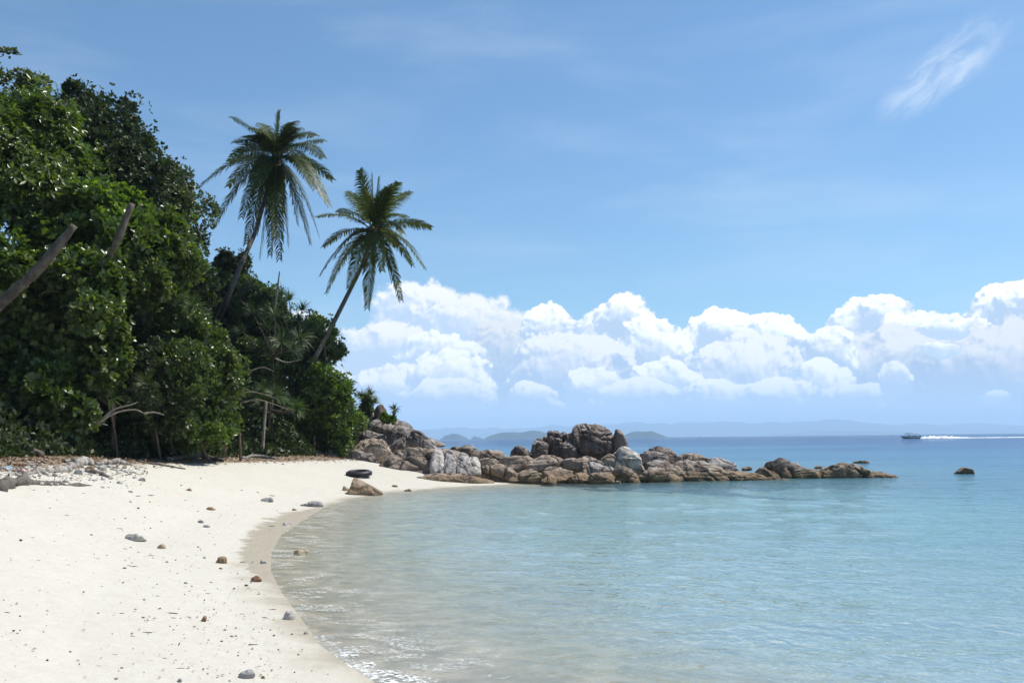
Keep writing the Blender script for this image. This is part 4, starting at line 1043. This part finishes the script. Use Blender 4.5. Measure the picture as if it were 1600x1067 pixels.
MAT['stone_red'] = mat_plain('stone_red', (0.27, 0.15, 0.095), .8, .3, 11, .25, .6)
MAT['stone_tan'] = mat_plain('stone_tan', (0.45, 0.37, 0.25), .85, .3, 11, .25, .8)
MAT['wood_bit'] = mat_plain('wood_bit', (0.13, 0.095, 0.07), .9, .3, 20, .2)
def mat_litter():
    t = new_mat('dry_leaf'); ti = t.attr('tint')
    c = t.ramp(ti, [(0.1, (0.09, 0.05, 0.028)), (0.45, (0.17, 0.105, 0.06)), (0.8, (0.28, 0.20, 0.13)), (1, (0.45, 0.38, 0.28))])
    return surf(t, principled(t, c, .8, spec=.2))
MAT['dry_leaf'] = mat_litter()
def mat_forest():
    t = new_mat('far_forest'); p = t.geo('Position')
    c = t.ramp(t.noise(p, .02, 5, .6), [(0.35, (0.02, 0.032, 0.03)), (0.65, (0.04, 0.055, 0.04))])
    return surf(t, principled(t, c, .95, spec=.1))
MAT['far_forest'] = mat_forest()

# ------------------------------------------------------------------ islands on the horizon
def island(name, prof, Y, label=None):
    us = np.array([p[0] for p in prof], float); vs = np.array([p[1] for p in prof], float)
    nu, nd = 160, 14
    U = np.linspace(us[0], us[-1], nu)
    H = np.array([max(P(u, np.interp(u, us, vs), Y)[2], 0.0) for u in U]); Xs = np.array([P(u, 680, Y)[0] for u in U])
    H *= 1 + .05 * fbm(np.stack([Xs * .01, 0 * Xs, 0 * Xs], 1), 4, int(Y)); H[0] = H[-1] = 0
    V = []
    D = (Xs[-1] - Xs[0]) * .18 + H.max()
    for j in range(nd):
        a = j / (nd - 1) * 2 - 1; z = H * (1 - abs(a) ** 1.7) - 2.0
        z = z * (1 + .12 * fbm(np.stack([Xs * .012, Xs * 0 + a * 2, Xs * 0], 1), 3, 7)) if abs(a) > .05 else z
        V.append(np.stack([Xs * (1 + 0 * a), np.full(nu, Y) + a * D, z], 1))
    V = np.concatenate(V); i = np.arange(nd - 1)[:, None] * nu + np.arange(nu - 1)[None]
    Fc = np.stack([i, i + 1, i + nu + 1, i + nu], -1).reshape(-1, 4)
    o = link(name, make_mesh(name, V, Fc, MAT['far_forest'])); tag(o, kind='structure')
    if label: o['label'] = label
island('island_hill', [(686, 687), (694, 681), (708, 677.5), (718, 679), (730, 684), (734, 687)], 4600)
island('island_hill', [(732, 687), (742, 681), (750, 683), (758, 686)], 4700)
island('island_hill', [(752, 687), (765, 680), (785, 675), (800, 673.5), (812, 675.5), (830, 673), (850, 674), (868, 678), (890, 681), (912, 685)], 4400)
island('island_hill', [(968, 684), (980, 677), (990, 673.5), (1004, 673), (1018, 672), (1028, 676), (1040, 681), (1052, 683)], 4200)
island('mountain_range', [(560, 688), (640, 672), (720, 668), (800, 670), (860, 665), (930, 663), (985, 660), (1050, 663), (1110, 660), (1170, 660.5), (1230, 660), (1262, 657), (1290, 653.5), (1312, 658), (1335, 662), (1362, 664), (1385, 668),
       (1410, 664), (1438, 662.5), (1465, 665), (1490, 664), (1512, 661.5), (1545, 666), (1575, 664), (1610, 666), (1680, 664), (1760, 668), (1900, 672), (2050, 676)], 13500)
island('mountain_foot', [(1190, 681), (1260, 675), (1300, 672), (1350, 672.5), (1420, 675), (1500, 679)], 9500)

# ------------------------------------------------------------------ speed boat and wake
def boat():
    Y = 403.0; a = P(1422.5, 685, Y); a[2] = 0
    o = thing('motor_boat', a, 'white motor boat with a sun canopy speeding left across the bay', 'boat')
    L = 7.7; xs = np.linspace(-L / 2, L / 2, 22); V = []; n = 11
    for x in xs:
        t = (x + L / 2) / L; b = 1.15 * min(1, (t * 2.6 + .02)) ** .6; sheer = 1.25 - .50 * min(1, t * 1.6); keel = -.25 + .95 * max(0, (.28 - t) / .28) ** 2
        th = np.linspace(-1, 1, n)
        for s_ in th: V.append((x + (0 if t > .02 else 0), s_ * b, keel + (sheer - keel) * abs(s_) ** 1.6))
    V = np.array(V) + a; i = np.arange(21)[:, None] * n + np.arange(n - 1)[None]
    Fc = np.stack([i, i + 1, i + n + 1, i + n], -1).reshape(-1, 4)
    h = part('hull', V, Fc, MAT['boat_dark'], o)
    def box(name, x0, x1, y0, y1, z0, z1, m, par=o):
        v = np.array([(x, y, z) for x in (x0, x1) for y in (y0, y1) for z in (z0, z1)]) + a
        f = np.array([(0, 1, 3, 2), (4, 6, 7, 5), (0, 4, 5, 1), (2, 3, 7, 6), (0, 2, 6, 4), (1, 5, 7, 3)])
        return part(name, v, f, MAT[m], par, smooth=False)
    # white topsides: a band along the sheer
    V = []
    for x in xs:
        t = (x + L / 2) / L; b = 1.17 * min(1, (t * 2.6 + .02)) ** .6; sheer = 1.27 - .50 * min(1, t * 1.6)
        for y_, z_ in ((-b, sheer - .38), (-b * 1.02, sheer), (b * 1.02, sheer), (b, sheer - .38)): V.append((x, y_, z_))
    i = np.arange(21)[:, None] * 4 + np.array([0, 2])[None]
    part('topside_band', np.array(V) + a, np.stack([i, i + 1, i + 5, i + 4], -1).reshape(-1, 4), MAT['boat_white'], o)
    part('foredeck', np.array([(xs[k], s_ * 1.12 * min(1, (((xs[k] + L / 2) / L) * 2.6 + .02)) ** .6, 1.2 - .5 * min(1, (xs[k] + L / 2) / L * 1.6)) for k in range(8) for s_ in (-1, 1)]) + a,
         np.array([(2 * k, 2 * k + 1, 2 * k + 3, 2 * k + 2) for k in range(7)]), MAT['boat_white'], o)
    box('canopy', -1.9, 2.9, -1.05, 1.05, 1.98, 2.32, 'boat_white')
    for x in (-1.6, .4, 2.6):
        for y in (-.95, .95): box('canopy_post', x - .04, x + .04, y - .04, y + .04, .7, 1.98, 'boat_dark')
    box('console', -.9, -.3, -.4, .4, .3, 1.45, 'boat_dark')
    for x in (.5, 1.3, 2.1): box('bench', x, x + .45, -.8, .8, .3, 1.15, 'boat_dark')
    box('outboard_motor', 3.8, 4.3, -.55, -.1, -.1, 1.35, 'boat_dark'); box('outboard_motor', 3.8, 4.3, .1, .55, -.1, 1.35, 'boat_dark')
    # wake
    n = 260; xs = np.linspace(0, 1, n) ** 1.4 * 210; m = 9; V = []
    for x in xs:
        w = 1.1 + 1.1 * min(1, x / 12) - 0.004 * x; hgt = .16 + .75 * math.exp(-((x - 5) / 5.0) ** 2) + .35 * math.exp(-((x - 13) / 5.0) ** 2)
        for s_ in np.linspace(-1, 1, m): V.append((x, s_ * w, hgt * (1 - s_ * s_)))
    V = np.array(V); V[:, 2] *= 1 + .5 * fbm(V * 1.3, 3, 3); V[:, 1] *= 1 + .3 * fbm(V * .6, 2, 8)
    V[:, 1] += .004 * V[:, 0] ** 1.15 * .3
    V = V + a + [3.7, 0, .02]; i = np.arange(n - 1)[:, None] * m + np.arange(m - 1)[None]
    w = link('boat_wake', make_mesh('boat_wake', V, np.stack([i, i + 1, i + m + 1, i + m], -1).reshape(-1, 4), MAT['foam_white']))
    tag(w, 'long white foaming wake trailing right behind the motor boat', 'wake', kind='stuff')
boat()
for u, l_ in ((1098, 'tiny white vessel on the horizon, left one of two specks'), (1106, 'tiny white vessel on the horizon, right one of two specks')):
    a = P(u, 683, 2600); v, f = ico(2)
    v = v * np.array([4.5, 1.6, 1.3]); v[:, 2] = np.where((abs(v[:, 0]) < 1.6) & (v[:, 2] > 0), v[:, 2] * 3.5, v[:, 2])
    tag(link('far_boat', make_mesh('far_boat', v, f, MAT['boat_white'], False), loc=(a[0], 2600, .8)), l_, 'boat', 'white specks of boats far out')

# ------------------------------------------------------------------ the old tyre and the wedge rock
def tyre():
    g = on_sand(561, 744.5); Rr = 20.0 / F * g[1]; H = .19
    o = thing('tyre', g + [0, 0, -.02], 'old black truck tyre lying flat on the pale sand behind the wedge rock', 'tyre')
    prof = [(.60, .02), (.66, -.01), (.82, -.01), (.93, .03), (.985, .09), (.985, H - .09), (.93, H - .03), (.82, H + .01), (.66, H + .01), (.60, H - .02), (.585, H - .06), (.70, H - .10), (.80, H * .5), (.70, .10), (.585, .06)]
    n = 64; k = len(prof)
    th = np.linspace(0, 2 * math.pi, n, endpoint=False)
    V = np.array([(Rr * r * math.cos(t), Rr * r * math.sin(t), z) for t in th for r, z in prof])
    Fc = np.array([(i * k + j, ((i + 1) % n) * k + j, ((i + 1) % n) * k + (j + 1) % k, i * k + (j + 1) % k) for i in range(n) for j in range(k)])
    V[:, 2] += V[:, 1] * .10 + .05
    part('casing', V + g + [0, 0, -.02], Fc, MAT['rubber'], o)
    V = []; Fc = []
    for i in range(56):          # tread blocks round the outside
        for row, (z0, z1) in enumerate(((.035, .085), (.10, H - .04))):
            t0 = (i + .5 * row) / 56 * 2 * math.pi; t1 = t0 + .7 / 56 * 2 * math.pi; b = len(V)
            for t in (t0, t1):
                for r in (.97, 1.01):
                    for z in (z0, z1): V.append((Rr * r * math.cos(t), Rr * r * math.sin(t), z))
            Fc += [(b, b + 1, b + 3, b + 2), (b + 4, b + 6, b + 7, b + 5), (b, b + 4, b + 5, b + 1), (b + 2, b + 3, b + 7, b + 6), (b, b + 2, b + 6, b + 4), (b + 1, b + 5, b + 7, b + 3)]
    V = np.array(V); V[:, 2] += V[:, 1] * .10 + .05
    tr = part('tread', V + g + [0, 0, -.02], np.array(Fc), MAT['rubber'], o, smooth=False); tr['kind'] = 'stuff'
tyre()
def hull_rock(name, pts, label, cat, mat, group=None, sub=4, rough=.02):
    import bmesh
    pts = np.asarray(pts, float); c = pts.mean(0); c[2] = pts[:, 2].min()
    bm = bmesh.new()
    for p in pts - c: bm.verts.new(p)
    r = bmesh.ops.convex_hull(bm, input=bm.verts)
    bmesh.ops.delete(bm, geom=[v for v in bm.verts if not v.link_faces], context='VERTS')
    bmesh.ops.bevel(bm, geom=list(bm.edges), offset=.03, segments=2, profile=.6, affect='EDGES', clamp_overlap=True)
    bmesh.ops.triangulate(bm, faces=bm.faces)
    for _ in range(4):
        e = [x for x in bm.edges if x.calc_length() > .09]
        if e: bmesh.ops.subdivide_edges(bm, edges=e, cuts=1); bmesh.ops.triangulate(bm, faces=bm.faces)
    V = np.array([v.co[:] for v in bm.verts]); bm.normal_update(); N = np.array([v.normal[:] for v in bm.verts])
    Fc = np.array([[v.index for v in f.verts] for f in bm.faces]); bm.free()
    V += N * (rough * fbm(V * 3 + 3, 4, 11))[:, None]
    o = link(name, make_mesh(name, V, Fc, MAT[mat], attrs={'crack': np.zeros(len(V))}), loc=tuple(c))
    return tag(o, label, cat, group)
def WP(u, v, Y): return P(u, v, Y)
Yw = on_sand(565, 774)[1]
hull_rock('wedge_rock', [WP(540, 777, Yw), WP(553, 746, Yw + .5), WP(550, 750, Yw + .25), WP(592, 777, Yw + .1), WP(588, 765.5, Yw + .35), WP(601, 776, Yw + .7), WP(597, 767, Yw + .8), WP(558, 747, Yw + .8), WP(545, 775, Yw + 1.2), WP(572, 755, Yw + .9), WP(592, 774, Yw + 1.3), WP(560, 783, Yw + .3)],
          'sharp brown wedge-shaped rock at the water edge in front of the tyre', 'rock', 'rock_brown', rough=.02)

# ------------------------------------------------------------------ stones on the beach
def stone(u0, u1, v0, v1, mat, label, name='beach_stone', seed=None, sub=4, dr=.8, **k):
    g = on_sand((u0 + u1) / 2, v1 - .5); g = g if g[2] > -.03 else G((u0 + u1) / 2, v1 - .5, 0)
    w = (u1 - u0) / F * g[1] * .9; h = max((v1 - v0) / F * g[1] * .8, .02)
    v, f, ca = rock_mesh(int(u0 * 7 + v0) % 997, w, w * dr, h, sub=sub, cuts=7, cutlo=.55, e=.8, eq=.1, lump=.22, rough=.05, **k)
    o = link(name, make_mesh(name, v, f, MAT[mat], attrs={'crack': ca}), loc=(g[0], g[1] + w * dr * .3, g[2] - h * .05))
    return tag(o, label, 'stone', 'stones scattered on the sand')
for a_ in ((477, 506, 781, 792, 'stone_grey', 'flat grey stone with a peaked middle at the waterline left of the wedge rock'),
           (468, 479, 786, 791, 'stone_grey', 'small dark stone just left of the flat grey waterline stone'),
           (455, 464, 793, 798, 'stone_brown', 'small brown stone on the sand below left of the flat grey one'),
           (403, 427, 775, 784, 'stone_grey', 'lumpy grey stone in the middle of the dry sand'),
           (321, 334, 791, 797, 'stone_brown', 'small brown stone on dry sand left of the lumpy grey stone'),
           (308, 318, 811, 817, 'stone_grey', 'small grey stone, upper one of a close pair'),
           (316, 328, 819, 824, 'stone_grey', 'small dark grey stone, lower one of a close pair'),
           (190, 225, 831, 845, 'coral', 'whitish coral lump with a brown left side, largest on the left sand'),
           (241, 259, 848, 857, 'stone_tan', 'tan stone below right of the big whitish coral lump'),
           (334, 354, 868, 880, 'stone_brown', 'mossy brown stone on the sand near the wet strip'),
           (457, 482, 855, 868, 'stone_tan', 'pointed tan stone standing in the shallow water'),
           (389, 409, 898, 909, 'stone_red', 'red-brown rounded stone on the wet strip'),
           (311, 323, 960, 971, 'stone_red', 'small reddish chip lying alone on the lower sand'),
           (438, 462, 953, 968, 'coral', 'white coral lump at the edge of the wash'),
           (370, 397, 1044, 1060, 'stone_grey', 'smooth grey stone near the bottom of the photo'),
           (213, 228, 745, 752, 'stone_grey', 'dark lump on the sand right of the driftwood heap'),
           (288, 300, 761, 767, 'stone_brown', 'little dark stone standing on the upper sand'),
           (404, 417, 874, 881, 'coral', 'small white shell piece beside the mossy brown stone'),
           (440, 456, 815, 821, 'coral', 'white coral bit at the upper end of the wet strip'),
           (631, 643, 763, 768, 'stone_brown', 'small dark stone on the wet sand right of the wedge rock'),
           (611, 622, 757, 761, 'stone_brown', 'small brown stone between the tyre and the long massif'),
           (533, 545, 757, 767, 'stone_tan', 'tan stone peeping out left behind the wedge rock'),
           (474, 482, 985, 991, 'coral', 'tiny white shell at the wash line below the coral lump'),
           (274, 284, 1058, 1066, 'stone_grey', 'little grey stone at the bottom edge of the photo'),
           (407, 414, 1055, 1060, 'stone_brown', 'tiny brown stone right of the smooth grey one'),
           (122, 138, 711, 719, 'coral', 'white stone on top of the driftwood heap'),
           (128, 146, 726, 734, 'stone_brown', 'dark brown stone lodged in the driftwood heap'),
           (96, 112, 716, 724, 'coral', 'pale stone behind the second driftwood log'),
           (150, 166, 726, 735, 'coral', 'pale rubble stone at the right end of the driftwood heap'),
           (113, 130, 732, 741, 'coral', 'pale rubble stone in front of the dark brown one')):
    stone(*a_)

# small bits, one object each, sharing a few meshes
rs = np.random.RandomState(11)
bits = []
for i in range(7):
    v, f, ca = rock_mesh(300 + i, 1, .75, .55, sub=2, cuts=6, cutlo=.55, lump=.25)
    bits.append([make_mesh('pebble', v, f, MAT[m_], attrs={'crack': ca}) for m_ in ('stone_grey', 'stone_brown', 'wood_bit', 'coral')])
sticks = []
for i in range(4):
    q = np.cumsum(rs.normal(size=(6, 3)) * [.0, .05, .02] + [.2, 0, 0], 0); q -= q.mean(0)
    v, f = tube(q, [.05, .07, .05, .02], 6, .3, i); sticks.append(make_mesh('twig', v + [0, 0, .03], f, MAT['wood_bit']))
npb = 0
while npb < 160:
    u = rs.uniform(0, 520); v = 745 + 322 * rs.rand() ** .8
    wgt = .25 + .75 * math.exp(-((u - 300 - (v - 900) * .3) / 130) ** 2)
    if rs.rand() > wgt: continue
    g = on_sand(u, v)
    if shore_dist(np.array([g[0]]), np.array([g[1]]))[0] < .25: continue
    size = rs.choice([2.2, 3.0, 4.0, 5.5], p=[.40, .34, .19, .07]) / F * g[1]
    o = bpy.data.objects.new('pebble', bits[rs.randint(7)][rs.choice(4, p=[.40, .22, .23, .15])]); COL.objects.link(o)
    o.location = g; o.scale = (size, size, size * rs.uniform(.5, 1)); o.rotation_euler = (0, 0, rs.uniform(0, 6.3))
    tag(o, 'small pebble or bit of bark lying loose on the pale dry sand', 'pebble', 'small bits strewn on the sand'); npb += 1
for k, (u0, u1, v) in enumerate([(27, 36, 922), (320, 329, 927), (346, 356, 984), (388, 403, 1007), (223, 238, 988), (60, 71, 872), (228, 241, 774), (180, 192, 826), (374, 382, 959), (185, 195, 958), (250, 262, 1028), (275, 288, 1044), (98, 108, 805), (44, 54, 840), (420, 432, 952), (262, 278, 958), (150, 158, 1040), (408, 420, 965)] + [(a := rs.uniform(0, 420), a + rs.uniform(6, 12), rs.uniform(750, 1050)) for _ in range(26)]):
    g = on_sand((u0 + u1) / 2, v); o = bpy.data.objects.new('twig', sticks[k % 4]); COL.objects.link(o)
    o.location = g; w = (u1 - u0) / F * g[1]; o.scale = (w, w, w); o.rotation_euler = (0, 0, rs.uniform(-.35, .35))
    tag(o, 'short dark twig lying on the pale sand', 'twig', 'short twigs on the sand')

# grit and leaf litter that nobody could count
def scatter_bits(name, label, cat, n, region, size, mat, flat=.5):
    rs = np.random.RandomState(len(name)); x, y = region(rs, n); s = shore_dist(x, y); k = s > .15; x, y, s = x[k], y[k], s[k]
    z = np.maximum(z_sand(x, y, s), np.where(s > 7.8, z_hill(x, y, s), -9)) + .012
    sz = size * (.4 + rs.rand(len(x)) ** 2 * 1.3)
    c = np.stack([x, y, z], 1); d = sph(rs, len(x)); d[:, 2] *= .35; nn = norm(sph(rs, len(x)) * .5 + [0, 0, 1])
    V, Fc, kk = leaf_mesh(c, d, nn, sz, sz * flat)
    tag(link(name, make_mesh(name, V, Fc, MAT[mat], False, attrs={'tint': np.repeat(rs.rand(len(x)), kk)})), label, cat, kind='stuff')
def beach_region(rs, n):
    u = rs.uniform(0, 520, n * 2); v = 735 + 330 * rs.rand(n * 2)
    w = .15 + .85 * np.exp(-((u - 330 - (v - 900) * .35) / 110) ** 2)
    k = rs.rand(n * 2) < w; u, v = u[k], v[k]
    g = on_sand_v(u, v); return g[:, 0], g[:, 1]
scatter_bits('beach_grit', 'fine dark grit and leaf crumbs strewn over the pale sand', 'grit', 700, beach_region, .024, 'dry_leaf', .7)
def edge_region(rs, n):
    y = rs.uniform(14, 52, n); x = rs.uniform(-24, -4, n); s = shore_dist(x, y)
    k = (s > 5.5 + rs.rand(n) ** .7 * 1.6) & (s < 11); return x[k], y[k]
scatter_bits('leaf_litter', 'brown fallen leaves lying in the shade along the foot of the trees', 'leaf litter', 60000, edge_region, .11, 'dry_leaf')

def heap_region(rs, n):
    u = rs.uniform(-10, 230, n); v = rs.normal(722, 14, n); v = np.clip(v, 700, 764); g = on_sand_v(u, v); return g[:, 0], g[:, 1]
scatter_bits('dry_debris', 'brown and grey dry leaves and bark crumbs caught around the driftwood', 'dry debris', 2600, heap_region, .10, 'dry_leaf', .4)
# driftwood
def log(label, pts, r, mat='driftwood', name='driftwood_log', lump=.35, nseg=14, group='driftwood at the forest edge'):
    q = []
    for u, v, lift in pts:
        g = on_sand(u, v); q.append(g + [0, 0, lift])
    q = curve(q, 30); q = curve(q, 60); q[:, 2] += .03 * vnoise(q * 3.1, 5); v, f = tube(q, r, nseg, lump, len(label))
    o = link(name, make_mesh(name, v - q[0], f, MAT[mat]), loc=tuple(q[0])); return tag(o, label, 'driftwood', group)
log('thick weathered log with a sawn dark end at the left edge of the sand', [(-6, 764, .03), (35, 757, .04), (75, 756, .02), (110, 758, .0), (150, 759, -.02)], [.12, .11, .08, .06, .02], 'driftwood_dark', lump=.7)
log('pale grey log lying behind the thick dark one', [(36, 742, .0), (70, 738, .03), (108, 735, .01)], [.05, .11, .07], 'driftwood', lump=.7)
log('gnarled grey root stump in the middle of the driftwood heap', [(104, 734, .0), (120, 729, .06), (136, 726, .05), (150, 731, .0)], [.05, .11, .09, .04], 'driftwood', lump=.9)
log('pale half-buried branch stretching right from the driftwood heap', [(150, 727, .04), (180, 725, .07), (208, 727, .03)], [.05, .08, .04], 'driftwood')
log('slender grey root curving down the sand from the heap', [(134, 737, .04), (150, 741, .05), (165, 745, .03), (175, 748, .0)], [.05, .05, .03], 'driftwood')
log('dark log in the shade under the glossy bush', [(-5, 706, .1), (30, 709, .12), (66, 714, .08)], [.16, .14, .10], 'driftwood_dark')
log('long straight grey log in the shade left of the thin pale stem', [(285, 713, .06), (330, 711, .08), (385, 712, .06)], [.06, .08, .06], 'driftwood')
log('dark log lying across the litter under the middle shrubs', [(262, 719, .05), (305, 716, .10), (350, 721, .06)], [.07, .11, .07], 'driftwood_dark')
log('short pale log at the mouth of the dark hollow', [(378, 717, .04), (400, 715, .06), (432, 717, .03)], [.05, .07, .05], 'driftwood')
log('thin dark stick lying on the shaded sand below the logs', [(215, 722, .02), (250, 727, .04), (290, 733, .01)], [.03, .04, .02], 'driftwood_dark')
def trash(u, v, w, h, mat, label, name):
    g = on_sand(u, v); vv, f, ca = rock_mesh(int(u), w, w * .7, h, sub=3, cuts=3, lump=.2)
    return tag(link(name, make_mesh(name, vv, f, MAT[mat]), loc=tuple(g)), label, 'litter')
trash(33, 738, .22, .09, 'plastic_pink', 'faded pink plastic scrap beside the pale grey log', 'plastic_scrap')
trash(12, 733, .2, .08, 'plastic_blue', 'pale blue scrap half buried at the left edge', 'plastic_scrap')
trash(313, 703, .18, .11, 'plastic_blue', 'light blue plastic bottle piece in the shade under the middle shrubs', 'plastic_scrap')
rs = np.random.RandomState(21)
def rub_region(rs, n):
    u = rs.uniform(-10, 215, n); v = rs.normal(737, 11, n); g = on_sand_v(u, v); return g[:, 0], g[:, 1]
V = []; Fs = []; o_ = 0; ix, iy = rub_region(rs, 300)
for x, y in zip(ix, iy):
    v, f = ico(1); s_ = .015 + .06 * rs.rand() ** 2.5; v = v * s_ * rs.uniform(.6, 1.3, 3) * [1, 1, .6] * (1 + .2 * rs.normal(size=(len(v), 1))) + [x, y, zs1(x, y) + s_ * .3]
    V.append(v); Fs.append(f + o_); o_ += len(v)
tag(link('coral_rubble', make_mesh('coral_rubble', np.concatenate(V), np.concatenate(Fs), MAT['coral'], False)), 'whitish coral rubble piled around the driftwood', 'rubble', kind='stuff')

# bedrock under the point
def shelf(label, pts, name='bedrock_shelf'):
    q = np.array([[*G(u, v, 0)[:2], h] for u, v, h in pts]); n = 150; m = 22; c = curve(q, n); V = []
    for i in range(n):
        t = c[min(i + 1, n - 1)] - c[max(i - 1, 0)]; nn = np.array([-t[1], t[0]]) / np.hypot(t[0], t[1]); wd = 2.3 * math.sin(math.pi * min(1, max(0, (i + 3) / (n + 6)))) ** .4
        for j in range(m):
            a = j / (m - 1) * 2 - 1; V.append((c[i][0] + nn[0] * a * wd, c[i][1] + nn[1] * a * wd, -.5 + (c[i][2] + .5) * (1 - a ** 4)))
    V = np.array(V); V[:, 2] += (.28 * fbm(V * .9, 5, 6)) * (V[:, 2] > -.45); V[:, 2] -= .25 * np.exp(-(vnoise(V * .8, 77) / .06) ** 2)
    i = np.arange(n - 1)[:, None] * m + np.arange(m - 1)[None]
    o = link(name, make_mesh(name, V, np.stack([i, i + 1, i + m + 1, i + m], -1).reshape(-1, 4)[:, ::-1], MAT['rock_brown'], attrs={'crack': np.zeros(len(V))}))
    tag(o, label, 'rock')
shelf('low brown bedrock filling the gaps between the boulders of the point', [(640, 746, .55), (720, 745, .6), (800, 744, .55), (900, 743, .45), (1000, 743, .35), (1100, 744, .25), (1180, 747, -.05)])

# ------------------------------------------------------------------ sea air
hz = new_mat('haze')
pv = hz.n.new('ShaderNodeVolumePrincipled')
pv.inputs['Color'].default_value = (0.56, 0.78, 1.0, 1); pv.inputs['Density'].default_value = 1.5e-4; pv.inputs['Anisotropy'].default_value = 0.0
hz.l.new(pv.outputs[0], hz.out.inputs['Volume'])
if HAZE:
    b = np.array([(x, y, z) for x in (-16500, 16500) for y in (-3000, 16600) for z in (-32.0, 300.0)], float)
    f = np.array([(0, 1, 3, 2), (4, 6, 7, 5), (0, 4, 5, 1), (2, 3, 7, 6), (0, 2, 6, 4), (1, 5, 7, 3)])
    tag(link('haze', make_mesh('haze', b, f, hz.mat, False)), 'pale blue sea haze over the whole bay', 'haze', kind='stuff')
